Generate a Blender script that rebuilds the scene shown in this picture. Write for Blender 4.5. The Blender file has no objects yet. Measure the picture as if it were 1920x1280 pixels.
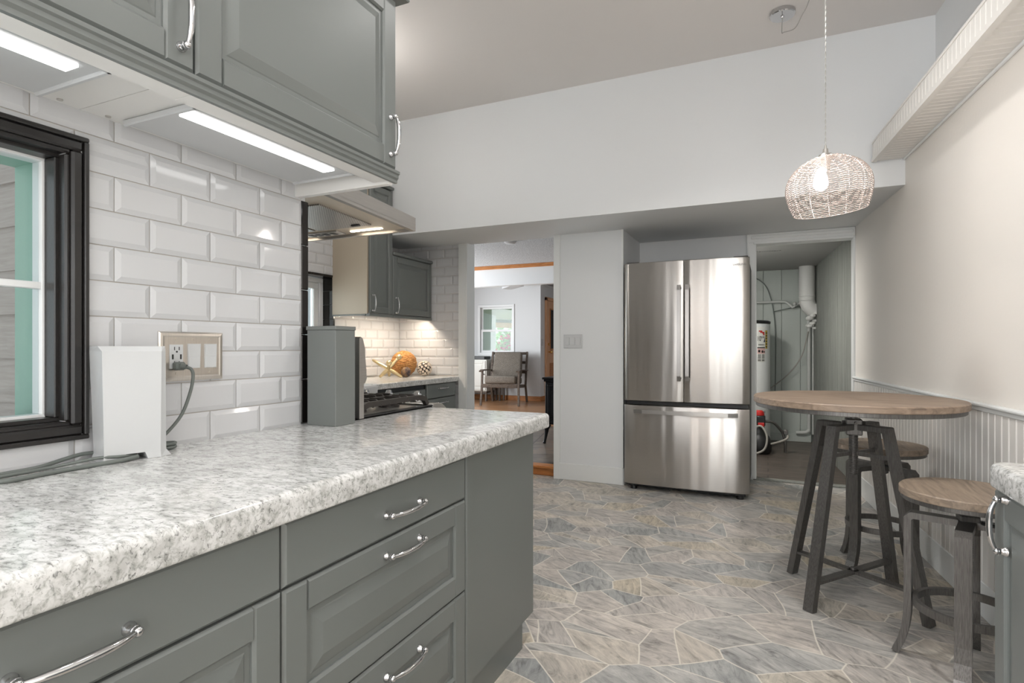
import bpy, bmesh, math, random
from mathutils import Vector, Matrix

V = Vector
PI = math.pi
R = math.radians
random.seed(7)
S = bpy.context.scene
C = S.collection

# ------------------------------------------------------------------ camera
cam_d = bpy.data.cameras.new('camera')
cam = bpy.data.objects.new('camera', cam_d)
C.objects.link(cam)
cam.location = (0, 0, 1.12)
cam.rotation_euler = (R(90), 0, math.atan(480 / 1060))
cam_d.sensor_width = 36
cam_d.lens = 1060 / 1920 * 36
cam_d.shift_y = 10 / 1920
cam_d.clip_start = 0.02
S.camera = cam

# ------------------------------------------------------------------ world, exposure
W = bpy.data.worlds.new('world')
S.world = W
W.use_nodes = True
W.node_tree.nodes['Background'].inputs[0].default_value = (0.86, 0.93, 1.0, 1)
W.node_tree.nodes['Background'].inputs[1].default_value = 1.25
S.view_settings.view_transform = 'Standard'
S.view_settings.look = 'None'
S.view_settings.gamma = 1
S.view_settings.exposure = 0.26
S.view_settings.use_curve_mapping = False


def area(name, loc, rot, sx, sy, power, col=(1, 1, 1), spread=180):
    l = bpy.data.lights.new(name, 'AREA')
    l.shape = 'RECTANGLE'
    l.size = sx
    l.size_y = sy
    l.energy = power
    l.color = col
    l.spread = R(spread)
    o = bpy.data.objects.new(name, l)
    C.objects.link(o)
    o.location = loc
    o.rotation_euler = [R(a) for a in rot]
    return o


def point(name, loc, power, col=(1, 1, 1), rad=0.05):
    l = bpy.data.lights.new(name, 'POINT')
    l.energy = power
    l.color = col
    l.shadow_soft_size = rad
    o = bpy.data.objects.new(name, l)
    C.objects.link(o)
    o.location = loc
    return o


# fill lamps added out of view for brightness, except the sink window's daylight
area('fill_back', (0.05, -2.72, 1.45), (90, 0, 0), 1.1, 1.8, 13, (0.97, 0.985, 1))
area('fill_living_side', (-5.93, 7.2, 1.4), (90, 0, -90), 2.3, 1.3, 105, (0.95, 0.975, 1))
area('fill_side', (-1.462, -1.75, 1.55), (90, 0, -90), 1.2, 1.3, 120, (0.98, 0.985, 1))
area('fill_aisle', (-0.22, 2.5, 3.018), (0, 0, 0), 0.16, 0.16, 9, (1, 0.985, 0.965), 125)
area('fill_counter', (-0.30, 1.05, 3.018), (0, 0, 0), 0.16, 0.16, 2.5, (1, 0.985, 0.965), 125)
area('daylight_sink_window', (-3.52, 3.15, 1.36), (90, 0, -90), 0.8, 0.6, 6, (0.95, 0.975, 1))


# ------------------------------------------------------------------ materials
def newmat(name):
    m = bpy.data.materials.new(name)
    m.use_nodes = True
    nt = m.node_tree
    b = nt.nodes['Principled BSDF']
    return m, nt, b


def lin(r, g=None, b=None):
    if g is None:
        g = b = r
    f = lambda c: (c / 255 / 12.92 if c / 255 <= 0.04045 else ((c / 255 + 0.055) / 1.055) ** 2.4)
    return (f(r), f(g), f(b), 1)


def simple(name, col, rough=0.5, metal=0.0, bump=0, bscale=200, emit=None, estr=0, coat=0, spec=None):
    m, nt, b = newmat(name)
    b.inputs['Base Color'].default_value = col if len(col) == 4 else (*col, 1)
    b.inputs['Roughness'].default_value = rough
    b.inputs['Metallic'].default_value = metal
    if coat:
        b.inputs['Coat Weight'].default_value = coat
        b.inputs['Coat Roughness'].default_value = 0.08
    if spec is not None:
        b.inputs['Specular IOR Level'].default_value = spec
    if emit:
        b.inputs['Emission Color'].default_value = (*emit, 1)
        b.inputs['Emission Strength'].default_value = estr
    if bump:
        n = noise(nt, bscale, 4)
        bp = nt.nodes.new('ShaderNodeBump')
        bp.inputs['Strength'].default_value = bump
        bp.inputs['Distance'].default_value = 0.002
        nt.links.new(n.outputs['Fac'], bp.inputs['Height'])
        nt.links.new(bp.outputs[0], b.inputs['Normal'])
    return m


def pos(nt, scale=(1, 1, 1), rot=(0, 0, 0)):
    g = nt.nodes.new('ShaderNodeNewGeometry')
    mp = nt.nodes.new('ShaderNodeMapping')
    mp.inputs['Scale'].default_value = scale
    mp.inputs['Rotation'].default_value = rot
    nt.links.new(g.outputs['Position'], mp.inputs['Vector'])
    return mp.outputs[0]


def noise(nt, scale, detail=4, vec=None, dist=0, rough=0.55):
    n = nt.nodes.new('ShaderNodeTexNoise')
    n.inputs['Scale'].default_value = scale
    n.inputs['Detail'].default_value = detail
    n.inputs['Distortion'].default_value = dist
    n.inputs['Roughness'].default_value = rough
    nt.links.new(vec if vec is not None else pos(nt), n.inputs['Vector'])
    return n


def ramp(nt, fac, stops, interp='LINEAR'):
    r = nt.nodes.new('ShaderNodeValToRGB')
    r.color_ramp.interpolation = interp
    e = r.color_ramp.elements
    while len(e) < len(stops):
        e.new(0.5)
    for el, (p, c) in zip(e, stops):
        el.position = p
        el.color = c if len(c) == 4 else (*c, 1)
    nt.links.new(fac, r.inputs[0])
    return r.outputs[0]


def mix(nt, a, b, fac, mode='MIX'):
    m = nt.nodes.new('ShaderNodeMix')
    m.data_type = 'RGBA'
    m.blend_type = mode
    for s, v in ((m.inputs[0], fac), (m.inputs[6], a), (m.inputs[7], b)):
        if hasattr(v, 'is_linked') or hasattr(v, 'links'):
            nt.links.new(v, s)
        else:
            s.default_value = v
    return m.outputs[2]


def bumpn(nt, b, h, strength=0.3, dist=0.002):
    bp = nt.nodes.new('ShaderNodeBump')
    bp.inputs['Strength'].default_value = strength
    bp.inputs['Distance'].default_value = dist
    nt.links.new(h, bp.inputs['Height'])
    nt.links.new(bp.outputs[0], b.inputs['Normal'])


def m_granite():
    m, nt, b = newmat('speckled_quartz')
    p = pos(nt, (1.0, 2.0, 2.0), (0, 0, R(25)))
    n1 = noise(nt, 46, 6, p, 0.5, 0.66)
    n2 = noise(nt, 15, 4, p, 0.8)
    n3 = noise(nt, 95, 2, pos(nt, (1, 1.7, 1.3), (0, 0, R(25))), 1.2, 0.5)
    c1 = ramp(nt, n1.outputs['Fac'], [(0.30, lin(150, 151, 149)), (0.42, lin(196, 197, 194)), (0.52, lin(222, 222, 221)), (0.7, lin(229, 229, 228))])
    c2 = ramp(nt, n2.outputs['Fac'], [(0.36, lin(196, 196, 193)), (0.55, (1, 1, 1))])
    c3 = ramp(nt, n3.outputs['Fac'], [(0.26, lin(92, 92, 89)), (0.34, lin(190)), (0.41, (1, 1, 1))])
    c = mix(nt, c1, c2, 0.6, 'MULTIPLY')
    c = mix(nt, c, c3, 0.7, 'MULTIPLY')
    nt.links.new(c, b.inputs['Base Color'])
    b.inputs['Roughness'].default_value = 0.16
    b.inputs['Specular IOR Level'].default_value = 0.42
    return m


def mth(nt, op, a, b_=None, c=None):
    n = nt.nodes.new('ShaderNodeMath')
    n.operation = op
    for i, v in enumerate((a, b_, c)):
        if v is None:
            continue
        if hasattr(v, 'links'):
            nt.links.new(v, n.inputs[i])
        else:
            n.inputs[i].default_value = v
    return n.outputs[0]


def m_flag():
    """crazy paving: large irregular cells, most of them split once more by a straight joint"""
    m, nt, b = newmat('flagstone_vinyl')
    g = nt.nodes.new('ShaderNodeNewGeometry')
    nd = nt.nodes.new('ShaderNodeTexNoise')
    nd.inputs['Scale'].default_value = 1.6
    nd.inputs['Detail'].default_value = 1
    nt.links.new(g.outputs['Position'], nd.inputs['Vector'])
    va = nt.nodes.new('ShaderNodeVectorMath')
    va.operation = 'MULTIPLY_ADD'
    va.inputs[1].default_value = (0.16, 0.16, 0)
    nt.links.new(nd.outputs['Color'], va.inputs[0])
    nt.links.new(g.outputs['Position'], va.inputs[2])
    mp = nt.nodes.new('ShaderNodeMapping')
    mp.inputs['Scale'].default_value = (0.85, 1.2, 0.0)
    mp.inputs['Rotation'].default_value = (0, 0, R(-24))
    nt.links.new(va.outputs[0], mp.inputs[0])
    vs = []
    SC = 4.5
    for feat in ('F1', 'DISTANCE_TO_EDGE'):
        v = nt.nodes.new('ShaderNodeTexVoronoi')
        v.voronoi_dimensions = '2D'
        v.feature = feat
        v.inputs['Scale'].default_value = SC
        v.inputs['Randomness'].default_value = 1.0
        nt.links.new(mp.outputs[0], v.inputs['Vector'])
        vs.append(v)
    sep = nt.nodes.new('ShaderNodeSeparateColor')
    nt.links.new(vs[0].outputs['Color'], sep.inputs[0])
    # split joint through each cell centre at a random angle
    sub = nt.nodes.new('ShaderNodeVectorMath')
    sub.operation = 'SUBTRACT'
    nt.links.new(mp.outputs[0], sub.inputs[0])
    nt.links.new(vs[0].outputs['Position'], sub.inputs[1])
    sx = nt.nodes.new('ShaderNodeSeparateXYZ')
    nt.links.new(sub.outputs[0], sx.inputs[0])
    ang = mth(nt, 'MULTIPLY', sep.outputs[2], 6.283)
    dd = mth(nt, 'ADD', mth(nt, 'MULTIPLY', sx.outputs[0], mth(nt, 'COSINE', ang)), mth(nt, 'MULTIPLY', sx.outputs[1], mth(nt, 'SINE', ang)))
    dd = mth(nt, 'ADD', dd, mth(nt, 'MULTIPLY', mth(nt, 'SUBTRACT', sep.outputs[1], 0.5), 0.05))
    split = mth(nt, 'GREATER_THAN', sep.outputs[1], 0.22)
    dist2 = mth(nt, 'ADD', mth(nt, 'ABSOLUTE', dd), mth(nt, 'MULTIPLY', mth(nt, 'SUBTRACT', 1.0, split), 9.0))
    dist1 = mth(nt, 'DIVIDE', vs[1].outputs['Distance'], SC)
    edge = mth(nt, 'MINIMUM', dist1, dist2)
    side = mth(nt, 'MULTIPLY', mth(nt, 'GREATER_THAN', dd, 0.0), split)
    ident = mth(nt, 'FRACT', mth(nt, 'ADD', mth(nt, 'MULTIPLY', sep.outputs[0], 1.0), mth(nt, 'MULTIPLY', side, 0.437)))
    base = ramp(nt, ident, [(0.0, lin(196, 193, 188)), (0.14, lin(206, 199, 192)), (0.28, lin(190, 189, 186)), (0.42, lin(210, 202, 191)),
                            (0.58, lin(202, 196, 190)), (0.72, lin(178, 179, 177)), (0.84, lin(208, 198, 180)), (0.91, lin(204, 197, 185))], 'CONSTANT')
    # veins run a different way on every stone
    vr = nt.nodes.new('ShaderNodeVectorRotate')
    vr.rotation_type = 'Z_AXIS'
    nt.links.new(g.outputs['Position'], vr.inputs['Vector'])
    nt.links.new(mth(nt, 'MULTIPLY', ident, 1.6), vr.inputs['Angle'])
    st = nt.nodes.new('ShaderNodeMapping')
    st.inputs['Scale'].default_value = (1, 3.6, 1)
    nt.links.new(vr.outputs[0], st.inputs[0])
    n1 = noise(nt, 8, 9, st.outputs[0], 1.0, 0.72)
    n2 = noise(nt, 5, 5, None, 0.5)
    c1 = ramp(nt, n1.outputs['Fac'], [(0.30, lin(138)), (0.47, lin(226)), (0.68, (1.16, 1.15, 1.14))])
    c2 = ramp(nt, n2.outputs['Fac'], [(0.3, lin(208, 210, 212)), (0.7, (1.12, 1.1, 1.07))])
    c = mix(nt, base, c1, 0.9, 'MULTIPLY')
    c = mix(nt, c, c2, 0.7, 'MULTIPLY')
    gf = ramp(nt, edge, [(0.0, (0, 0, 0)), (0.0025, (0, 0, 0)), (0.0038, (1, 1, 1))])
    c = mix(nt, lin(226, 220, 208), c, gf)
    nt.links.new(c, b.inputs['Base Color'])
    b.inputs['Roughness'].default_value = 0.4
    b.inputs['Specular IOR Level'].default_value = 0.35
    bumpn(nt, b, n1.outputs['Fac'], 0.18, 0.003)
    return m


def m_wood(name, cols, scale=(1, 12, 12), nscale=4, rough=0.5, rot=(0, 0, 0), plank=None, bump=0.1):
    m, nt, b = newmat(name)
    p = pos(nt, scale, rot)
    n = noise(nt, nscale, 7, p, 0.8, 0.6)
    c = ramp(nt, n.outputs['Fac'], [(0.28 + 0.44 * i / (len(cols) - 1), k) for i, k in enumerate(cols)])
    if plank:
        br = nt.nodes.new('ShaderNodeTexBrick')
        br.inputs['Scale'].default_value = 1
        br.inputs['Brick Width'].default_value = plank[0]
        br.inputs['Row Height'].default_value = plank[1]
        br.inputs['Mortar Size'].default_value = plank[2]
        br.inputs['Color1'].default_value = (0.72, 0.72, 0.72, 1)
        br.inputs['Color2'].default_value = (1.1, 1.1, 1.1, 1)
        br.inputs['Mortar'].default_value = (0.25, 0.25, 0.25, 1)
        nt.links.new(pos(nt, (1, 1, 1), plank[3]), br.inputs['Vector'])
        c = mix(nt, c, br.outputs['Color'], 1.0, 'MULTIPLY')
    nt.links.new(c, b.inputs['Base Color'])
    b.inputs['Roughness'].default_value = rough
    bumpn(nt, b, n.outputs['Fac'], bump, 0.002)
    return m


def m_brushed(name, col, rough, scale=(1, 1, 60), nscale=30, aniso=0.0, var=0.12, metal=1.0, bump=0.03):
    m, nt, b = newmat(name)
    n = noise(nt, nscale, 5, pos(nt, scale), 0.2)
    lo = tuple(c * (1 - var) for c in col[:3])
    hi = tuple(min(1, c * (1 + var)) for c in col[:3])
    nt.links.new(ramp(nt, n.outputs['Fac'], [(0.3, lo), (0.7, hi)]), b.inputs['Base Color'])
    b.inputs['Metallic'].default_value = metal
    b.inputs['Roughness'].default_value = rough
    if aniso:
        b.inputs['Anisotropic'].default_value = aniso
        t = nt.nodes.new('ShaderNodeTangent')
        t.direction_type = 'RADIAL'
        t.axis = 'Z'
        nt.links.new(t.outputs[0], b.inputs['Tangent'])
        b.inputs['Anisotropic Rotation'].default_value = 0.25
    if aniso:
        wv = noise(nt, 11, 0.6, pos(nt, (1, 1, 0.03)), 0.0)
        bumpn(nt, b, wv.outputs['Fac'], 0.8, 0.006)
    elif bump:
        bumpn(nt, b, n.outputs['Fac'], bump, 0.001)
    return m


def m_iron(name, base, bright, rough=0.42):
    m, nt, b = newmat(name)
    n = noise(nt, 55, 5, pos(nt, (7, 7, 0.35)), 0.1, 0.6)
    nt.links.new(ramp(nt, n.outputs['Fac'], [(0.3, base), (0.5, tuple((a + c) / 2 for a, c in zip(base, bright))), (0.72, bright)]), b.inputs['Base Color'])
    b.inputs['Metallic'].default_value = 0.75
    b.inputs['Roughness'].default_value = rough
    bumpn(nt, b, n.outputs['Fac'], 0.05, 0.001)
    return m


def m_glass(name, tint=(1, 1, 1)):
    m, nt, b = newmat(name)
    nt.nodes.remove(b)
    out = nt.nodes['Material Output']
    tr = nt.nodes.new('ShaderNodeBsdfTransparent')
    tr.inputs[0].default_value = (*tint, 1)
    gl = nt.nodes.new('ShaderNodeBsdfGlossy')
    gl.inputs['Roughness'].default_value = 0.02
    mx = nt.nodes.new('ShaderNodeMixShader')
    fr = nt.nodes.new('ShaderNodeFresnel')
    fr.inputs[0].default_value = 1.35
    nt.links.new(fr.outputs[0], mx.inputs[0])
    nt.links.new(tr.outputs[0], mx.inputs[1])
    nt.links.new(gl.outputs[0], mx.inputs[2])
    nt.links.new(mx.outputs[0], out.inputs[0])
    return m


def m_popcorn():
    m, nt, b = newmat('popcorn_ceiling')
    n = noise(nt, 70, 3, None, 0.3, 0.7)
    nt.links.new(ramp(nt, n.outputs['Fac'], [(0.35, lin(140, 142, 144)), (0.6, lin(206, 208, 210))]), b.inputs['Base Color'])
    b.inputs['Roughness'].default_value = 0.9
    bumpn(nt, b, n.outputs['Fac'], 0.9, 0.01)
    return m


def m_slate():
    m, nt, b = newmat('slate_tile')
    br = nt.nodes.new('ShaderNodeTexBrick')
    br.offset = 0.0
    br.inputs['Scale'].default_value = 1
    br.inputs['Brick Width'].default_value = 0.36
    br.inputs['Row Height'].default_value = 0.36
    br.inputs['Mortar Size'].default_value = 0.008
    br.inputs['Color1'].default_value = lin(112, 106, 100)
    br.inputs['Color2'].default_value = lin(150, 142, 134)
    br.inputs['Mortar'].default_value = lin(60, 54, 50)
    nt.links.new(pos(nt, (1, 1, 1), (0, 0, R(-12))), br.inputs['Vector'])
    n = noise(nt, 4, 5, None, 0.8)
    c2 = ramp(nt, n.outputs['Fac'], [(0.3, lin(170, 168, 166)), (0.55, lin(235, 232, 228)), (0.75, (1.25, 1.0, 0.82))])
    nt.links.new(mix(nt, br.outputs['Color'], c2, 1.0, 'MULTIPLY'), b.inputs['Base Color'])
    b.inputs['Roughness'].default_value = 0.3
    return m


def m_fabric(name, a, c, scale=90):
    m, nt, b = newmat(name)
    n = noise(nt, scale, 3, pos(nt, (1, 1, 1)), 0.2, 0.8)
    nt.links.new(ramp(nt, n.outputs['Fac'], [(0.35, a), (0.65, c)]), b.inputs['Base Color'])
    b.inputs['Roughness'].default_value = 0.95
    bumpn(nt, b, n.outputs['Fac'], 0.4, 0.004)
    return m


def m_siding():
    m, nt, b = newmat('lap_siding')
    n = noise(nt, 5, 5, pos(nt, (1, 1, 14)), 0.8)
    nt.links.new(ramp(nt, n.outputs['Fac'], [(0.3, lin(160, 148, 140)), (0.7, lin(178, 166, 159))]), b.inputs['Base Color'])
    b.inputs['Roughness'].default_value = 0.8
    bumpn(nt, b, n.outputs['Fac'], 0.3, 0.004)
    return m


def m_filter():
    m, nt, b = newmat('perforated_filter')
    v = nt.nodes.new('ShaderNodeTexVoronoi')
    v.voronoi_dimensions = '2D'
    v.inputs['Scale'].default_value = 150
    v.inputs['Randomness'].default_value = 0.0
    nt.links.new(pos(nt, (1, 1, 0.0), (0, 0, R(45))), v.inputs['Vector'])
    nt.links.new(ramp(nt, v.outputs['Distance'], [(0.28, (0.03, 0.03, 0.03)), (0.42, (0.6, 0.58, 0.55))]), b.inputs['Base Color'])
    b.inputs['Metallic'].default_value = 0.85
    b.inputs['Roughness'].default_value = 0.35
    return m


M = {}
M['wall'] = simple('wall_paint', lin(224, 226, 227), 0.55, bump=0.10, bscale=90)
M['wall_tex'] = simple('textured_wall_paint', lin(232, 227, 220), 0.5, bump=0.35, bscale=60)
M['ceil'] = simple('ceiling_paint', lin(226, 222, 219), 0.7, bump=0.15, bscale=60)
M['trim'] = simple('trim_paint', lin(228, 230, 229), 0.38)
M['bead'] = simple('beadboard_paint', lin(226, 223, 218), 0.4)
M['tile'] = simple('glazed_tile', lin(206, 207, 209), 0.07, bump=0.02, bscale=25)
M['grout'] = simple('grout', lin(188, 182, 175), 0.9)
M['black_tile'] = simple('black_glazed_tile', lin(24, 21, 20), 0.12)
M['granite'] = m_granite()
M['grey_cab'] = simple('grey_cabinet_lacquer', lin(114, 118, 116), 0.36)
M['cab_in'] = simple('grey_carcass_lacquer', lin(52, 54, 52), 0.5)
M['white_cab'] = simple('white_carcass_laminate', lin(230, 229, 226), 0.4)
M['cream_cab'] = simple('pale_carcass_laminate', lin(186, 174, 155), 0.45)
M['chrome'] = simple('polished_chrome', (0.60, 0.60, 0.61), 0.10, 1.0)
M['nickel'] = m_brushed('brushed_nickel', (0.62, 0.58, 0.53), 0.28, (1, 60, 1), 20, 0, 0.08)
M['steel'] = m_brushed('brushed_stainless', (0.54, 0.52, 0.495), 0.30, (1.5, 1.5, 160), 8, 0.95, 0.05, 1.0, 0.0)
M['steel_plain'] = m_brushed('satin_stainless', (0.60, 0.585, 0.565), 0.3, (40, 1, 40), 12, 0, 0.06)
M['hood_bounce'] = m_brushed('bounce_tinted_steel', (0.74, 0.66, 0.55), 0.45, (40, 1, 40), 12, 0, 0.06, 0.25)  # warm light bounced off the range, painted into the underside colour
M['handle_steel'] = m_brushed('dark_satin_handle', (0.30, 0.29, 0.28), 0.3, (40, 40, 1), 12, 0, 0.06)
M['hood_steel'] = m_brushed('satin_hood_steel', (0.37, 0.355, 0.335), 0.38, (40, 1, 40), 12, 0, 0.06, 0.55)
M['black'] = simple('black_plastic', (0.012, 0.012, 0.012, 1), 0.4)
M['black_frame'] = simple('black_window_paint', lin(36, 34, 33), 0.32, bump=0.15, bscale=120)
M['dark'] = simple('dark_grey_enamel', (0.06, 0.06, 0.06, 1), 0.5)
M['white_plastic'] = simple('white_plastic', lin(200, 202, 203), 0.35)
M['grey_plastic'] = simple('grey_cable_sheath', lin(104, 110, 106), 0.45)
M['iron_cast'] = simple('cast_iron', lin(62, 58, 55), 0.45, 0.3, bump=0.25, bscale=300)
M['stove_black'] = simple('black_stove_iron', lin(18, 18, 20), 0.35, 0.4)
M['flag'] = m_flag()
M['top_wood'] = m_wood('grey_brown_tabletop_wood', [lin(112, 97, 84), lin(146, 127, 110), lin(166, 146, 127)], (1.2, 14, 14), 4, 0.5, (0, 0, R(35)))
M['seat_wood'] = m_wood('grey_brown_seat_wood', [lin(104, 92, 81), lin(140, 124, 108), lin(160, 142, 124)], (14, 1.2, 14), 4, 0.5, (0, 0, R(20)))
M['iron'] = m_iron('brushed_dark_iron', (0.10, 0.095, 0.09), (0.215, 0.206, 0.196))
M['util_floor'] = m_wood('dark_plank_floor', [lin(52, 46, 42), lin(84, 75, 68), lin(112, 101, 92)], (1.4, 14, 1), 3, 0.4, (0, 0, 0), (1.2, 0.15, 0.004, (0, 0, 0)))
M['wood_floor'] = m_wood('honey_wood_floor', [lin(140, 98, 66), lin(172, 128, 92), lin(190, 146, 108)], (1.2, 12, 1), 3, 0.28, (0, 0, 0), (1.1, 0.09, 0.003, (0, 0, 0)))
M['oak'] = m_wood('orange_oak', [lin(150, 92, 46), lin(184, 120, 66), lin(206, 146, 92)], (1.5, 14, 14), 4, 0.4)
M['door_oak'] = m_wood('pale_orange_door_wood', [lin(204, 150, 108), lin(222, 170, 128), lin(234, 188, 150)], (14, 14, 1.5), 3, 0.4)
M['slate'] = m_slate()
M['popcorn'] = m_popcorn()
M['util_wall'] = simple('utility_wall_paint', lin(172, 178, 172), 0.6, bump=0.2, bscale=20)
M['util_panel'] = m_wood('grey_utility_panel', [lin(104, 106, 100), lin(124, 126, 120), lin(136, 138, 132)], (14, 14, 1), 3, 0.55)
M['util_ceil'] = simple('utility_ceiling_paint', lin(150, 149, 145), 0.8)
M['pipe'] = simple('painted_pipe', lin(186, 188, 184), 0.4)
M['duct'] = simple('painted_duct', lin(206, 206, 202), 0.5, bump=0.2, bscale=30)
M['tank'] = simple('white_tank_enamel', lin(206, 208, 206), 0.35)
M['red'] = simple('red_plastic', lin(178, 34, 30), 0.4)
M['hose'] = simple('grey_hose', lin(150, 146, 138), 0.5)
M['navy'] = simple('navy_ink', lin(30, 40, 72), 0.6)
M['ink'] = simple('dark_ink', lin(34, 34, 32), 0.7)
M['paper'] = simple('label_paper', lin(214, 214, 208), 0.6)
M['yellow'] = simple('yellow_label_paper', lin(186, 160, 60), 0.6)
M['pinkpaper'] = simple('pink_label_paper', lin(206, 170, 164), 0.6)
M['fabric'] = m_fabric('grey_tweed', lin(92, 86, 78), lin(142, 134, 124))
M['chair_wood'] = m_wood('weathered_chair_wood', [lin(62, 52, 45), lin(92, 80, 70), lin(118, 106, 94)], (8, 8, 8), 4, 0.5)
M['white_furn'] = simple('whitewashed_wood', lin(226, 226, 220), 0.5, bump=0.2, bscale=60)
M['brass'] = simple('champagne_gold', (0.72, 0.58, 0.34, 1), 0.35, 0.8)
M['gold'] = simple('polished_brass', (0.8, 0.55, 0.22, 1), 0.2, 1.0)
M['wicker'] = m_fabric('woven_seagrass', lin(166, 108, 56), lin(214, 166, 108), 60)
M['shellball'] = simple('dark_brown_ball', lin(40, 30, 26), 0.5)
M['shell'] = simple('cream_shell_discs', lin(222, 208, 192), 0.45)
M['agate'] = m_fabric('mottled_blue_brown_glaze', lin(58, 56, 66), lin(150, 118, 84), 16)
M['wire'] = simple('white_lamp_wire', lin(186, 174, 168), 0.3, 0.2)
M['cordm'] = simple('silver_cord', lin(170, 168, 164), 0.4, 0.3)
M['dark_wood'] = m_wood('dark_brown_door_wood', [lin(58, 42, 32), lin(84, 62, 46), lin(104, 80, 60)], (14, 14, 1.2), 3, 0.4)
M['glass'] = m_glass('clear_glass', (0.95, 0.98, 0.97))
M['led'] = simple('led_diffuser', (1, 1, 1, 1), 0.5, emit=(1, 0.99, 0.98), estr=3.6)
M['led_warm'] = simple('warm_strip_diffuser', (1, 1, 1, 1), 0.5, emit=(1, 0.85, 0.68), estr=105)
M['bulb'] = simple('lit_bulb', (1, 1, 1, 1), 0.5, emit=(1, 0.945, 0.89), estr=100)
M['hoodled'] = simple('warm_led_diffuser', (1, 1, 1, 1), 0.5, emit=(1, 0.84, 0.64), estr=24)
M['globe'] = simple('added_globe_glow', (1, 1, 1, 1), 0.5, emit=(0.99, 0.99, 1), estr=52)  # these three glow in lamps added for brightness
M['globe_soft'] = simple('added_dim_glow', (1, 1, 1, 1), 0.5, emit=(1, 0.98, 0.96), estr=6)
M['globe_warm'] = simple('added_kitchen_glow', (1, 1, 1, 1), 0.5, emit=(1, 0.96, 0.91), estr=32)
M['siding'] = m_siding()
M['teal'] = simple('weathered_teal_paint', lin(160, 196, 180), 0.6, bump=0.4, bscale=30)
M['vinyl'] = simple('white_vinyl', lin(236, 238, 238), 0.35)
M['filter'] = m_filter()
M['porch_white'] = simple('porch_soffit_paint', lin(232, 232, 228), 0.6, emit=None)
M['porch_green'] = simple('porch_green_paint', lin(96, 116, 90), 0.6)
M['porch_tan'] = m_wood('tan_porch_beam', [lin(190, 140, 92), lin(216, 176, 124), lin(228, 200, 150)], (2, 2, 8), 5, 0.7)
M['leaf'] = simple('green_leaf', lin(150, 196, 122), 0.5)
M['leaf2'] = simple('dark_green_leaf', lin(116, 164, 108), 0.5)
M['petal'] = simple('pink_petal', lin(222, 72, 120), 0.5)
M['grassm'] = simple('lawn_green', lin(160, 190, 132), 0.9)
M['bark'] = m_wood('tan_bark', [lin(150, 120, 100), lin(190, 164, 144)], (8, 8, 1), 5, 0.8)
M['tweed_dark'] = simple('dark_speaker_cloth', lin(62, 63, 62), 0.9, bump=0.4, bscale=400)
M['socket'] = simple('brushed_socket_metal', (0.6, 0.58, 0.55, 1), 0.3, 1.0)
M['logo_ink'] = simple('grey_lettering', lin(110, 108, 106), 0.4, 0.4)


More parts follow.
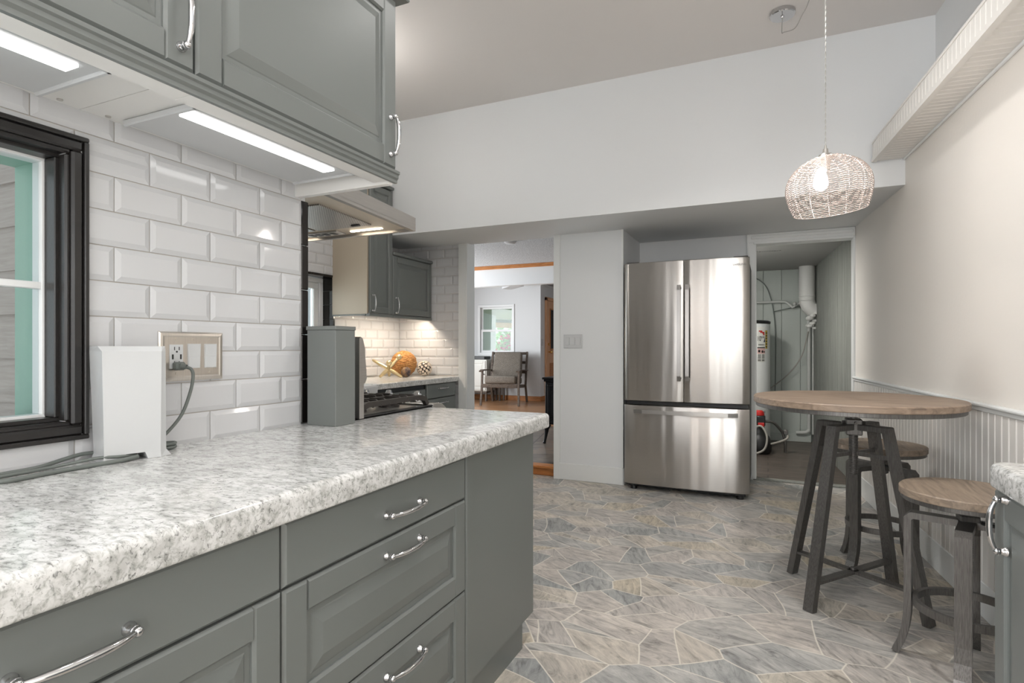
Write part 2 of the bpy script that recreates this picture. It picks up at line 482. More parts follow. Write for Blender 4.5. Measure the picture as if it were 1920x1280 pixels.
# ------------------------------------------------------------------ geometry helpers
class MB:
    def __init__(self):
        self.bm = bmesh.new()

    def box(self, x0, x1, y0, y1, z0, z1, bev=0.0, seg=1):
        r = bmesh.ops.create_cube(self.bm, size=1)
        vs = r['verts']
        a, b_ = V((min(x0, x1), min(y0, y1), min(z0, z1))), V((max(x0, x1), max(y0, y1), max(z0, z1)))
        for v in vs:
            v.co = V([a[i] + (v.co[i] + 0.5) * (b_[i] - a[i]) for i in range(3)])
        if bev:
            es = {e for v in vs for e in v.link_edges}
            bmesh.ops.bevel(self.bm, geom=list(es), offset=bev, segments=seg, affect='EDGES', profile=0.5)
        return self

    def hexa(self, pts, bev=0.0):
        """eight corners: four of the bottom (ccw), four of the top"""
        vs = [self.bm.verts.new(p) for p in pts]
        for f in ((3, 2, 1, 0), (4, 5, 6, 7), (0, 1, 5, 4), (1, 2, 6, 5), (2, 3, 7, 6), (3, 0, 4, 7)):
            self.bm.faces.new([vs[i] for i in f])
        if bev:
            es = {e for v in vs for e in v.link_edges}
            bmesh.ops.bevel(self.bm, geom=list(es), offset=bev, segments=1, affect='EDGES', profile=0.5)
        return self

    def bar(self, p0, p1, w, t, wdir, bev=0.0, ext=0.0):
        p0, p1 = V(p0), V(p1)
        d = (p1 - p0).normalized()
        p0, p1 = p0 - d * ext, p1 + d * ext
        wd = V(wdir)
        wd = (wd - d * wd.dot(d)).normalized() * (w / 2)
        td = d.cross(wd).normalized() * (t / 2)
        pts = [p0 - wd - td, p0 + wd - td, p0 + wd + td, p0 - wd + td, p1 - wd - td, p1 + wd - td, p1 + wd + td, p1 - wd + td]
        return self.hexa(pts, bev)

    def sweep(self, pts, w, t, wdir):
        """rectangular section carried along a path, w along the fixed direction wdir"""
        pts = [V(p) for p in pts]
        wd = V(wdir).normalized() * (w / 2)
        rings = []
        for i, p in enumerate(pts):
            a = pts[i] - pts[i - 1] if i else pts[1] - pts[0]
            b_ = pts[i + 1] - pts[i] if i < len(pts) - 1 else a
            a, b_ = a.normalized(), b_.normalized()
            d = (a + b_).normalized()
            n = d.cross(wd).normalized()
            k = 1 / max(0.5, math.cos(a.angle(b_) / 2) if a.angle(b_) > 1e-4 else 1)
            n = n * (t / 2 * k)
            rings.append([self.bm.verts.new(q) for q in (p - wd - n, p + wd - n, p + wd + n, p - wd + n)])
        for r0, r1 in zip(rings, rings[1:]):
            for i in range(4):
                self.bm.faces.new((r0[i], r0[(i + 1) % 4], r1[(i + 1) % 4], r1[i]))
        self.bm.faces.new(rings[0][::-1])
        self.bm.faces.new(rings[-1])
        return self

    def tube(self, pts, r, seg=10, closed=False, cap=True):
        pts = [V(p) for p in pts]
        n = len(pts)
        rs = r if isinstance(r, (list, tuple)) else [r] * n
        tang = []
        for i in range(n):
            if closed:
                t = pts[(i + 1) % n] - pts[i - 1]
            else:
                t = pts[min(i + 1, n - 1)] - pts[max(i - 1, 0)]
            tang.append(t.normalized())
        ref = V((0, 0, 1)) if abs(tang[0].z) < 0.9 else V((1, 0, 0))
        u = tang[0].cross(ref).normalized()
        rings = []
        for i in range(n):
            u = (u - tang[i] * u.dot(tang[i])).normalized()
            w = tang[i].cross(u)
            rings.append([self.bm.verts.new(pts[i] + (u * math.cos(2 * PI * k / seg) + w * math.sin(2 * PI * k / seg)) * rs[i]) for k in range(seg)])
        m = n if closed else n - 1
        for i in range(m):
            a, b_ = rings[i], rings[(i + 1) % n]
            for k in range(seg):
                self.bm.faces.new((a[k], a[(k + 1) % seg], b_[(k + 1) % seg], b_[k]))
        if cap and not closed:
            self.bm.faces.new(rings[0][::-1])
            self.bm.faces.new(rings[-1])
        return self

    def cyl(self, p0, p1, r0, r1=None, seg=24):
        return self.tube([p0, p1], [r0, r1 if r1 is not None else r0], seg)

    def lathe(self, prof, c, seg=48, mat=None, close=True):
        c = V(c)
        rings = []
        for r, z in prof:
            ring = []
            for k in range(seg):
                p = V((r * math.cos(2 * PI * k / seg), r * math.sin(2 * PI * k / seg), z))
                if mat:
                    p = mat @ p
                ring.append(self.bm.verts.new(c + p))
            rings.append(ring)
        for a, b_ in zip(rings, rings[1:]):
            for k in range(seg):
                self.bm.faces.new((a[k], a[(k + 1) % seg], b_[(k + 1) % seg], b_[k]))
        if close:
            self.bm.faces.new(rings[0][::-1])
            self.bm.faces.new(rings[-1])
        return self

    def ball(self, c, r, seg=24, sc=(1, 1, 1)):
        res = bmesh.ops.create_uvsphere(self.bm, u_segments=seg, v_segments=max(6, seg // 2), radius=r)
        for v in res['verts']:
            v.co = V((v.co.x * sc[0], v.co.y * sc[1], v.co.z * sc[2])) + V(c)
        return self

    def prism(self, poly, z0, z1, axis='z', bev=0.0):
        """polygon extruded; axis z: poly is (x,y); x: (y,z); y: (x,z)"""
        def P(a, b_, k):
            return {'z': (a, b_, k), 'x': (k, a, b_), 'y': (a, k, b_)}[axis]
        lo = [self.bm.verts.new(P(a, b_, z0)) for a, b_ in poly]
        hi = [self.bm.verts.new(P(a, b_, z1)) for a, b_ in poly]
        n = len(poly)
        for i in range(n):
            self.bm.faces.new((lo[i], lo[(i + 1) % n], hi[(i + 1) % n], hi[i]))
        self.bm.faces.new(lo[::-1])
        self.bm.faces.new(hi)
        if bev:
            es = {e for v in lo + hi for e in v.link_edges}
            bmesh.ops.bevel(self.bm, geom=list(es), offset=bev, segments=2, affect='EDGES', profile=0.5)
        return self

    def rings(self, o, u, v, n, w, h, prof):
        """nested rectangles: prof is (inset, height along n); o is the lower corner"""
        o, u, v, n = V(o), V(u), V(v), V(n)
        rs = []
        for i, k in prof:
            rs.append([self.bm.verts.new(o + u * a + v * b_ + n * k) for a, b_ in ((i, i), (w - i, i), (w - i, h - i), (i, h - i))])
        for a, b_ in zip(rs, rs[1:]):
            for k in range(4):
                self.bm.faces.new((a[k], a[(k + 1) % 4], b_[(k + 1) % 4], b_[k]))
        self.bm.faces.new(rs[-1])
        self.bm.faces.new(rs[0][::-1])
        return self

    def face(self, *pts):
        self.bm.faces.new([self.bm.verts.new(p) for p in pts])
        return self

    def build(self, name, mat, parent=None, smooth=False, rec=True):
        bmesh.ops.recalc_face_normals(self.bm, faces=self.bm.faces[:])
        me = bpy.data.meshes.new(name)
        co = [v.co for v in self.bm.verts]
        lo = V([min(c[i] for c in co) for i in range(3)])
        hi = V([max(c[i] for c in co) for i in range(3)])
        org = V(((lo.x + hi.x) / 2, (lo.y + hi.y) / 2, lo.z))
        for v in self.bm.verts:
            v.co -= org
        self.bm.to_mesh(me)
        self.bm.free()
        for m in (mat if isinstance(mat, list) else [mat]):
            me.materials.append(m)
        if smooth:
            for p in me.polygons:
                p.use_smooth = True
                if p.area > 0.03 and len(p.vertices) > 4:
                    p.use_smooth = False
            me.set_sharp_from_angle(angle=R(38))
        o = bpy.data.objects.new(name, me)
        C.objects.link(o)
        o.location = org
        if parent is not None:
            adopt(o, parent)
        return o


def adopt(o, parent):
    o.parent = parent
    o.matrix_parent_inverse = Matrix.Translation(-V(parent.location))


def empty(name, loc, label=None, cat=None, group=None, kind=None):
    o = bpy.data.objects.new(name, None)
    C.objects.link(o)
    o.empty_display_size = 0.1
    o.location = loc
    return tag(o, label, cat, group, kind)


def tag(o, label=None, cat=None, group=None, kind=None):
    if label:
        o['label'] = label
    if cat:
        o['category'] = cat
    if group:
        o['group'] = group
    if kind:
        o['kind'] = kind
    return o


def struct(o):
    o['kind'] = 'structure'
    return o


def copy_tree(o, parent=None):
    c = o.copy()
    C.objects.link(c)
    if parent is not None:
        c.parent = parent
        c.matrix_parent_inverse = o.matrix_parent_inverse.copy()
    for ch in list(o.children):
        copy_tree(ch, c)
    return c


def text_obj(name, body, size, loc, rot, mat, parent=None, extrude=0.0004, align='CENTER', sx=1.0):
    cu = bpy.data.curves.new(name, 'FONT')
    cu.body = body
    cu.size = size
    cu.extrude = extrude
    cu.align_x = align
    cu.materials.append(mat)
    tmp = bpy.data.objects.new('lettering_outline', cu)
    C.objects.link(tmp)
    bpy.context.view_layer.update()
    me = bpy.data.meshes.new_from_object(tmp.evaluated_get(bpy.context.evaluated_depsgraph_get()))
    bpy.data.objects.remove(tmp)
    bpy.data.curves.remove(cu)
    o = bpy.data.objects.new(name, me)
    C.objects.link(o)
    o.location = loc
    o.rotation_euler = [R(a) for a in rot]
    o.scale = (sx, 1, 1)
    if parent is not None:
        adopt(o, parent)
    return o


def arc(c, r, a0, a1, n, u=(1, 0, 0), v=(0, 0, 1)):
    c, u, v = V(c), V(u), V(v)
    return [c + u * (r * math.cos(a0 + (a1 - a0) * i / n)) + v * (r * math.sin(a0 + (a1 - a0) * i / n)) for i in range(n + 1)]


def smooth_path(pts, n=8):
    """Catmull-Rom through the points"""
    pts = [V(p) for p in pts]
    P = [pts[0] * 2 - pts[1]] + pts + [pts[-1] * 2 - pts[-2]]
    out = []
    for i in range(1, len(P) - 2):
        a, b_, c, d = P[i - 1:i + 3]
        for k in range(n):
            t = k / n
            out.append(0.5 * ((2 * b_) + (c - a) * t + (2 * a - 5 * b_ + 4 * c - d) * t * t + (3 * b_ - a - 3 * c + d) * t ** 3))
    out.append(pts[-1])
    return out


# ------------------------------------------------------------------ measurements of the room
ZC = 0.858          # worktop height
XL = -1.448         # tiled wall on the left
YF = 5.20           # far wall (behind the refrigerator)
YB = 3.97           # face of the dropped beam
ZS = 2.07           # underside of the dropped beam
ZT = 3.03           # ceiling
LZ = 0.08           # living-room floor


def XR(y):           # right wall, slightly out of square
    return 0.775 - 0.0857 * (y - 3.48)


RD = V((-0.0857, 1, 0)).normalized()          # direction along the right wall
RN = V((-1, -0.0857, 0)).normalized()         # its normal, into the room

# ------------------------------------------------------------------ shell
struct(MB().box(-3.45, 1.35, -2.75, YF + 0.1, -0.08, 0).build('floor', M['flag']))
b = MB()
b.box(-3.45, 1.35, -2.75, YB, ZT, ZT + 0.1)
struct(b.build('ceiling', M['ceil']))

# left wall with the window opening
WY0, WY1, WZ0, WZ1 = -0.45, 0.748, 0.95, 1.56
b = MB()
b.box(XL - 0.17, XL, -2.75, -2.4, 0, ZT).box(XL - 0.17, XL, -1.1, WY0, 0, ZT).box(XL - 0.17, XL, -2.4, -1.1, 0, 0.85).box(XL - 0.17, XL, -2.4, -1.1, 2.25, ZT).box(XL - 0.17, XL, WY1, 1.475, 0, ZT)
b.box(XL - 0.17, XL, WY0, WY1, 0, WZ0).box(XL - 0.17, XL, WY0, WY1, WZ1, ZT)
wall_left = struct(b.build('wall_left', M['wall']))


def tiles(y0, y1, zrows, pitch, mk, half0=0, holes=(), name='tile_field', parent=None, th=0.008, bevw=0.013, grout_box=None, end=None):
    """bevelled tiles; mk(y,z,t) turns wall coordinates into a point; joints are counted back from y1"""
    b = MB()
    g = 0.0012
    for k, (za, zb) in enumerate(zrows):
        off = pitch / 2 if (k + half0) % 2 else pitch
        edges = [y1]
        y = y1 - off
        while y > y0:
            edges.append(y)
            y -= pitch
        edges.append(y0)
        for hi, lo in zip(edges, edges[1:]):
            cells = [(lo + g, hi - g, za + g, zb - g)]
            for (hy0, hy1, hz0, hz1) in holes:
                nc = []
                for (a, c, d, e) in cells:
                    if c <= hy0 or a >= hy1 or e <= hz0 or d >= hz1:
                        nc.append((a, c, d, e))
                        continue
                    if e > hz1:
                        nc.append((a, c, hz1, e))
                    if d < hz0:
                        nc.append((a, c, d, hz0))
                    zz0, zz1 = max(d, hz0), min(e, hz1)
                    if a < hy0:
                        nc.append((a, hy0, zz0, zz1))
                    if c > hy1:
                        nc.append((hy1, c, zz0, zz1))
                cells = nc
            for (a, c, d, e) in cells:
                if c - a < 0.006 or e - d < 0.006:
                    continue
                bw = min(bevw, (c - a) * 0.4, (e - d) * 0.4)
                rr = []
                for ins, t in ((0, 0), (0, th * 0.45), (bw, th)):
                    rr.append([b.bm.verts.new(mk(p, q, t)) for p, q in ((a + ins, d + ins), (c - ins, d + ins), (c - ins, e - ins), (a + ins, e - ins))])
                for r0, r1 in zip(rr, rr[1:]):
                    for i in range(4):
                        b.bm.faces.new((r0[i], r0[(i + 1) % 4], r1[(i + 1) % 4], r1[i]))
                b.bm.faces.new(rr[-1])
    o = b.build(name, M['tile'], parent)
    return o


zj = [ZC - 0.0035] + [0.9385 + 0.0846 * k for k in range(0, 10)]
rows = list(zip(zj, zj[1:]))
tiles(-0.9, 1.4523, rows, 0.1722, lambda y, z, t: (XL + 0.002 + t, y, z), 0, [(-2, 0.766, 0.93, 1.58)], 'tile_field', wall_left)
MB().box(XL, XL + 0.0035, -0.9, 1.4523, ZC, 0.93).box(XL, XL + 0.0035, -0.9, 1.4523, 1.58, 1.70).box(XL, XL + 0.0035, 0.766, 1.4523, 0.93, 1.58).build('grout_bed', M['grout'], wall_left)
b = MB()
for k in range(5):
    b.box(XL - 0.015, XL + 0.006, 1.4535, 1.486, ZC + 0.001 + k * 0.152, ZC + 0.151 + k * 0.152, 0.003)
b.build('edge_tile', M['black_tile'], wall_left)

# kitchen behind: back wall (shared with the outside), left wall with window, far wall
b = MB()
b.box(-3.45, XL - 0.17, 1.35, 1.475, 0, ZT)
struct(b.build('wall_kitchen_near', M['wall']))
K0, K1, KZ0, KZ1 = 2.66, 3.662, 1.00, 1.70
b = MB()
b.box(-3.45, -3.29, 1.475, K0, 0, ZT).box(-3.45, -3.29, K1, 4.60, 0, ZT)
b.box(-3.45, -3.29, K0, K1, 0, KZ0).box(-3.45, -3.29, K0, K1, KZ1, ZT)
wk = struct(b.build('wall_kitchen_left', M['wall']))
kz = [0.853 + 0.0846 * k for k in range(0, 17)]
krows = list(zip(kz, kz[1:]))
tiles(1.5, 4.585, krows, 0.1722, lambda y, z, t: (-3.288 + t, y, z), 0, [(K0 - 0.012, K1 + 0.012, KZ0 - 0.012, KZ1 + 0.012)], 'tile_field', wk)
b = MB()
b.box(-3.29, -3.2865, 1.5, K0, 0.85, 2.2).box(-3.29, -3.2865, K1, 4.58, 0.85, 2.2).box(-3.29, -3.2865, K0, K1, KZ1, 2.2).box(-3.29, -3.2865, K0, K1, 0.85, KZ0)
b.build('grout_bed', M['grout'], wk)
b = MB()
for k in range(6):
    za, zb = KZ0 + k * 0.117, KZ0 + k * 0.117 + 0.115
    b.box(-3.40, -3.279, K1 - 0.008, K1 + 0.011, za, zb, 0.002)
for k in range(8):
    ya = K0 + k * 0.126
    b.box(-3.40, -3.279, ya, ya + 0.124, KZ1 - 0.008, KZ1 + 0.011, 0.002)
    b.box(-3.40, -3.279, ya, ya + 0.124, KZ0 - 0.011, KZ0 + 0.008, 0.002)
b.build('black_tile_reveal', M['black_tile'], wk)

# far wall of the kitchen with the doorway to the living room
b = MB()
b.box(-3.45, -2.53, 4.585, 4.70, 0, 2.43)
wf = struct(b.build('wall_kitchen_far', M['wall']))
tiles(-3.288, -2.60, krows[:15], 0.1722, lambda y, z, t: (y, 4.583 - t, z), 1, (), 'tile_field', wf)
zlow = [0.853 - 0.0846 * k for k in range(10, -1, -1)]
tiles(-2.66, -2.60, list(zip(zlow, zlow[1:])), 0.1722, lambda y, z, t: (y, 4.583 - t, z), 1, (), 'tile_field', wf)
MB().box(-3.29, -2.60, 4.5805, 4.585, 0.02, ZS).build('grout_bed', M['grout'], wf)
# casing of that doorway (left post) and the pillar between it and the refrigerator
struct(MB().box(-2.605, -2.528, 4.553, 4.585, 0, ZS).box(-2.5278, -2.516, 4.556, 4.70, 0, ZS).build('trim_1', M['trim']))
struct(MB().box(-1.657, -1.07, 4.545, 4.70, 0, ZS).box(-1.16, -1.07, 4.70, YF + 0.1, 0, ZS).build('wall_pillar', M['wall']))
struct(MB().box(-1.663, -1.611, 4.530, 4.546, 0, ZS).box(-1.611, -1.607, 4.537, 4.546, 0.14, ZS).box(-1.083, -1.066, 4.534, 4.546, 0.14, ZS).build('trim_2', M['trim']))
struct(MB().box(-1.661, -1.066, 4.533, 4.546, 0, 0.137, 0.003).box(-1.07, -1.06, 4.54, 5.19, 0, 0.137, 0.003).build('baseboard_pillar', M['trim']))
# far wall behind the refrigerator, with the utility doorway
DX0, DX1, DZ = -0.094, 0.622, 1.99
struct(MB().box(-1.07, DX0, YF, YF + 0.12, 0, ZS).box(DX0, 0.75, YF, YF + 0.12, DZ, ZS).build('wall_far', M['wall']))
b = MB()
b.box(-0.165, DX0, YF - 0.02, YF, 0, ZS, 0.003).box(-0.155, -0.147, YF - 0.026, YF - 0.02, 0, ZS - 0.005)
b.box(-0.165, 0.628, YF - 0.022, YF, DZ + 0.005, ZS - 0.001, 0.003).box(-0.13, 0.618, YF - 0.03, YF - 0.02, DZ + 0.035, DZ + 0.06, 0.004).box(-0.11, 0.62, YF - 0.026, YF + 0.11, DZ - 0.008, DZ + 0.012, 0.003)
b.box(DX0 - 0.012, DX0 + 0.004, YF - 0.01, YF + 0.12, 0, DZ)
struct(b.build('trim_3', M['trim']))
struct(MB().box(0.615, 0.640, YF - 0.012, YF + 0.12, 0, DZ + 0.01, 0.002).build('trim_4', M['trim']))
# dropped beam / lowered ceiling
b = MB()
b.box(-3.45, -1.64, YB, 4.63, ZS, ZT + 0.1).box(-1.64, 1.0, YB, YF + 0.12, ZS, ZT + 0.1)
beam = struct(b.build('ceiling_dropped_beam', M['wall']))
# right walls: lower one, upper one set back, beadboard ledge between
def rwall(y0, y1, z0, z1, off0, off1):
    """box along the right wall; off = distance from its face into the room"""
    p = []
    for z in (z0, z1):
        for y, o in ((y0, off0), (y1, off0), (y1, off1), (y0, off1)):
            p.append(V((XR(y), y, z)) + RN * o)
    return [p[0], p[1], p[2], p[3], p[4], p[5], p[6], p[7]]


struct(MB().hexa(rwall(-2.75, YF + 0.02, 0, 2.3, -0.25, 0)).build('wall_right', M['wall_tex']))
struct(MB().hexa(rwall(-2.75, YB, 2.3, ZT, -0.25, -0.145)).build('wall_right_upper', M['wall']))
struct(MB().box(-3.45, 1.35, -2.85, -2.75, 0, 0.5).box(-3.45, -0.55, -2.85, -2.75, 0.5, 2.4).box(0.62, 1.35, -2.85, -2.75, 0.5, 2.4).box(-3.45, 1.35, -2.85, -2.75, 2.4, ZT).build('wall_back', M['wall']))


def beads(y0, y1, z0, z1, off, pitch, name):
    """beadboard on the right wall: flat boards with a raised bead between two grooves"""
    b = MB()
    prof = []
    y = y0
    while y < y1 - 1e-4:
        e = min(y + pitch, y1)
        prof += [(y, 0.0), (y + 0.002, -0.004), (y + 0.004, -0.0005), (y + 0.006, 0.0015), (y + 0.008, -0.0005), (y + 0.010, -0.004), (y + 0.012, 0.0)]
        y = e
    prof.append((y1, 0.0))
    lo, hi = [], []
    for yy, d in prof:
        p = V((XR(yy), yy, 0)) + RN * (off + d)
        lo.append(b.bm.verts.new((p.x, p.y, z0)))
        hi.append(b.bm.verts.new((p.x, p.y, z1)))
    for i in range(len(prof) - 1):
        b.bm.faces.new((lo[i], lo[i + 1], hi[i + 1], hi[i]))
    q = [b.bm.verts.new((V((XR(yy), yy, z)) + RN * 0.0005)) for yy, z in ((y0, z0), (y1, z0), (y1, z1), (y0, z1))]
    b.bm.faces.new((q[0], q[3], hi[0], lo[0]))
    b.bm.faces.new([hi[0], *hi[1:], q[2], q[3]])
    return struct(b.build(name, M['bead']))


beads(0.2, YF - 0.02, 0.14, 0.855, 0.009, 0.056, 'trim_5')
b = MB()
b.hexa(rwall(0.2, YF - 0.015, 0.852, 0.872, 0, 0.016), 0.004).hexa(rwall(0.2, YF - 0.015, 0.870, 0.888, 0, 0.026), 0.006)
struct(b.build('trim_6', M['trim']))
struct(MB().hexa(rwall(0.2, YF - 0.02, 0.0, 0.145, 0, 0.013), 0.003).build('baseboard_right', M['trim']))


def ledge():
    b = MB()
    y0, y1, z0, z1, w = -2.6, YB, 2.222, 2.338, 0.167
    # front face with vertical beads, underside with cross beads, both as one skin
    pitch = 0.042
    ys = []
    y = y1
    while y > y0:
        ys += [(y, 0.0), (y - 0.002, -0.0010), (y - 0.004, 0.0003), (y - 0.006, -0.0010), (y - 0.008, 0.0)]
        y -= pitch
    f = lambda yy, o, z: V((XR(yy), yy, 0)) + RN * o + V((0, 0, z))
    rows_ = []
    for yy, d in ys:
        rows_.append([b.bm.verts.new(f(yy, *q)) for q in ((0.0, z0 + 0.004 + d), (w - 0.022, z0 + 0.004 + d), (w - 0.022, z0 - 0.004), (w + 0.004, z0 - 0.004), (w + 0.004, z0 + 0.02), (w + d, z0 + 0.02), (w + d, z1 - 0.012), (w + 0.003, z1 - 0.012), (w + 0.003, z1), (-0.16, z1))])
    for r0, r1 in zip(rows_, rows_[1:]):
        for i in range(len(r0) - 1):
            b.bm.faces.new((r0[i], r0[i + 1], r1[i + 1], r1[i]))
    return struct(b.build('trim_7', M['bead']))


ledge()
struct(MB().hexa(rwall(-2.6, YB, 2.212, 2.226, 0, 0.014), 0.004).build('trim_8', M['trim']))

# ------------------------------------------------------------------ window 1 (left wall)
w1 = empty('window_1', (XL, 0.15, WZ0), kind='structure')


def frame_yz(b, x0, x1, y0, y1, z0, z1, w, bev=0.004):
    b.box(x0, x1, y0, y1, z1 - w, z1, bev).box(x0, x1, y0, y1, z0, z0 + w, bev)
    b.box(x0, x1, y1 - w, y1, z0 + w, z1 - w, bev).box(x0, x1, y0, y0 + w, z0 + w, z1 - w, bev)


b = MB()
OY0, OY1, OZ0, OZ1 = -0.49, 0.787, 0.909, 1.600
frame_yz(b, XL + 0.002, XL + 0.022, OY0, OY1, OZ0, OZ1, 0.010, 0.002)
frame_yz(b, XL - 0.01, XL + 0.016, OY0 + 0.009, OY1 - 0.009, OZ0 + 0.009, OZ1 - 0.009, 0.024, 0.005)
frame_yz(b, XL - 0.03, XL + 0.006, OY0 + 0.030, OY1 - 0.030, OZ0 + 0.030, OZ1 - 0.030, 0.012, 0.004)
b.build('window_casing', M['black_frame'], w1)
b = MB()
frame_yz(b, XL - 0.085, XL - 0.02, WY0, WY1 - 0.001, WZ0, WZ1, 0.010, 0.002)
b.build('black_sash', M['black_frame'], w1)
b = MB()
frame_yz(b, XL - 0.10, XL - 0.06, WY0 + 0.009, WY1 - 0.009, WZ0 + 0.009, WZ1 - 0.009, 0.007, 0.001)
b.box(XL - 0.085, XL - 0.062, WY0 + 0.012, WY1 - 0.012, 1.252, 1.268, 0.002)
b.build('white_glazing_bead', M['vinyl'], w1)
MB().box(XL - 0.076, XL - 0.072, WY0 + 0.014, WY1 - 0.014, WZ0 + 0.014, WZ1 - 0.014).build('window_pane', M['glass'], w1)
b = MB()
b.box(XL - 0.19, XL - 0.10, WY1 - 0.008, WY1 + 0.004, WZ0 - 0.02, WZ1 + 0.02).box(XL - 0.19, XL - 0.10, WY0, WY1, WZ1 - 0.012, WZ1 + 0.01).box(XL - 0.21, XL - 0.10, WY0, WY1, WZ0 - 0.02, WZ0)
b.build('outer_jamb', M['teal'], w1)

# outside of that window: the lap siding of the kitchen wing
b = MB()
for k in range(16):
    z = 0.12 + k * 0.19
    b.hexa([(-3.46, 1.33, z), (XL - 0.17, 1.33, z), (XL - 0.17, 1.35, z), (-3.46, 1.35, z), (-3.46, 1.342, z + 0.19), (XL - 0.17, 1.342, z + 0.19), (XL - 0.17, 1.35, z + 0.19), (-3.46, 1.35, z + 0.19)])
struct(b.build('wall_outside_siding', M['siding']))

# side window added behind the camera to go with its fill lamp
w5 = empty('added_window_side', (XL - 0.08, -1.75, 0.85), kind='structure')
b = MB()
frame_yz(b, XL - 0.12, XL - 0.02, -2.4, -1.1, 0.85, 2.25, 0.05, 0.003)
b.box(XL - 0.10, XL - 0.05, -1.77, -1.73, 0.90, 2.20, 0.003)
b.build('window_frame', M['trim'], w5)
MB().box(XL - 0.082, XL - 0.078, -2.35, -1.15, 0.90, 2.20).build('window_pane', M['glass'], w5)
# window 2 above the kitchen sink
w2 = empty('window_2', (-3.36, 3.16, KZ0), kind='structure')
b = MB()
frame_yz(b, -3.43, -3.385, K0, K1 - 0.01, KZ0 + 0.01, KZ1 - 0.01, 0.04, 0.003)
frame_yz(b, -3.44, -3.40, K0 + 0.04, K1 - 0.05, KZ0 + 0.05, KZ1 - 0.05, 0.05, 0.006)
b.build('window_frame', M['vinyl'], w2)
MB().box(-3.425, -3.421, K0 + 0.08, K1 - 0.09, KZ0 + 0.09, KZ1 - 0.09).build('window_pane', M['glass'], w2)
b = MB()
b.box(-3.60, -3.53, 3.50, 3.56, 0, 2.4, 0.004)
tag(b.build('porch_post', M['teal']), 'teal painted post outside the small window over the sink', 'post')
b = MB()
for k in range(16):
    z = 0.0 + k * 0.19
    b.hexa([(-5.0, 1.2, z), (-4.98, 1.2, z), (-4.98, 4.4, z), (-5.0, 4.4, z), (-5.0, 1.2, z + 0.19), (-4.988, 1.2, z + 0.19), (-4.988, 4.4, z + 0.19), (-5.0, 4.4, z + 0.19)])
struct(b.build('wall_neighbour_siding', M['siding']))

# ------------------------------------------------------------------ cabinetry helpers
def panel_front(o, u, v, n, w, h, t=0.019, fw=0.058, slab=False):
    """a lacquered front: plain slab with a chamfered edge, or frame with raised panel"""
    b = MB()
    o, u, v, n = V(o), V(u), V(v), V(n)
    if slab:
        b.rings(o, u, v, n, w, h, [(0, 0), (0, t - 0.007), (0.007, t)])
        return b
    ch = 0.0055

    def board(a0, a1, c0, c1, e0, e1, e2, e3):
        # board of the frame; e* = chamfer on left, right, bottom, top edges
        lo = [b.bm.verts.new(o + u * a + v * c) for a, c in ((a0, c0), (a1, c0), (a1, c1), (a0, c1))]
        mi = [b.bm.verts.new(o + u * a + v * c + n * (t - max(0.0012, 0))) for a, c in ((a0, c0), (a1, c0), (a1, c1), (a0, c1))]
        for q, (sa, sc) in zip(mi, ((e0, e2), (e1, e2), (e1, e3), (e0, e3))):
            pass
        dep = [max(p) for p in ((e0, e2), (e1, e2), (e1, e3), (e0, e3))]
        for i, q in enumerate(mi):
            q.co = lo[i].co + n * (t - max(dep[i], 0.0012) * 1.0)
        hi = [b.bm.verts.new(o + u * a + v * c + n * t) for a, c in ((a0 + e0, c0 + e2), (a1 - e1, c0 + e2), (a1 - e1, c1 - e3), (a0 + e0, c1 - e3))]
        for A, B in ((lo, mi), (mi, hi)):
            for i in range(4):
                b.bm.faces.new((A[i], A[(i + 1) % 4], B[(i + 1) % 4], B[i]))
        b.bm.faces.new(hi)
    s = 0.0012
    board(0, fw, 0, h, ch, ch, ch, ch)
    board(w - fw, w, 0, h, ch, ch, ch, ch)
    board(fw, w - fw, 0, fw, s, s, ch, ch)
    board(fw, w - fw, h - fw, h, s, s, ch, ch)
    b.rings(o + u * (fw - 0.004) + v * (fw - 0.004), u, v, n, w - 2 * fw + 0.008, h - 2 * fw + 0.008,
            [(0, 0.002), (0, t - 0.009), (0.016, t - 0.009), (0.019, t - 0.0075), (0.043, t - 0.001), (0.045, t - 0.001)])
    return b


def handle_mesh(c, along, n, L=0.14, out=0.032):
    """bow handle: two round feet, a slim bar bulging in the middle"""
    c, a, n = V(c), V(along).normalized(), V(n).normalized()
    b = MB()
    for s in (-1, 1):
        f = c + a * (s * L / 2)
        b.tube([f, f + n * 0.003, f + n * 0.007, f + n * 0.012, f + n * 0.016], [0.0105, 0.0105, 0.0075, 0.0062, 0.0082], 14)
        b.ball(f + n * 0.019, 0.0078, 12)
    pts, rs = [], []
    for i in range(17):
        t = -1 + 2 * i / 16
        pts.append(c + a * (t * (L / 2 + 0.004)) + n * (0.017 + (out - 0.017) * (1 - abs(t) ** 2.6)))
        rs.append(0.0038 + 0.0024 * (1 - t * t))
    b.tube(pts, rs, 12)
    return b


UX, UY, UZ = V((1, 0, 0)), V((0, 1, 0)), V((0, 0, 1))

# ------------------------------------------------------------------ peninsula: base cabinets and worktop
XF = -0.830         # face of the carcasses (fronts stand 19 mm proud)


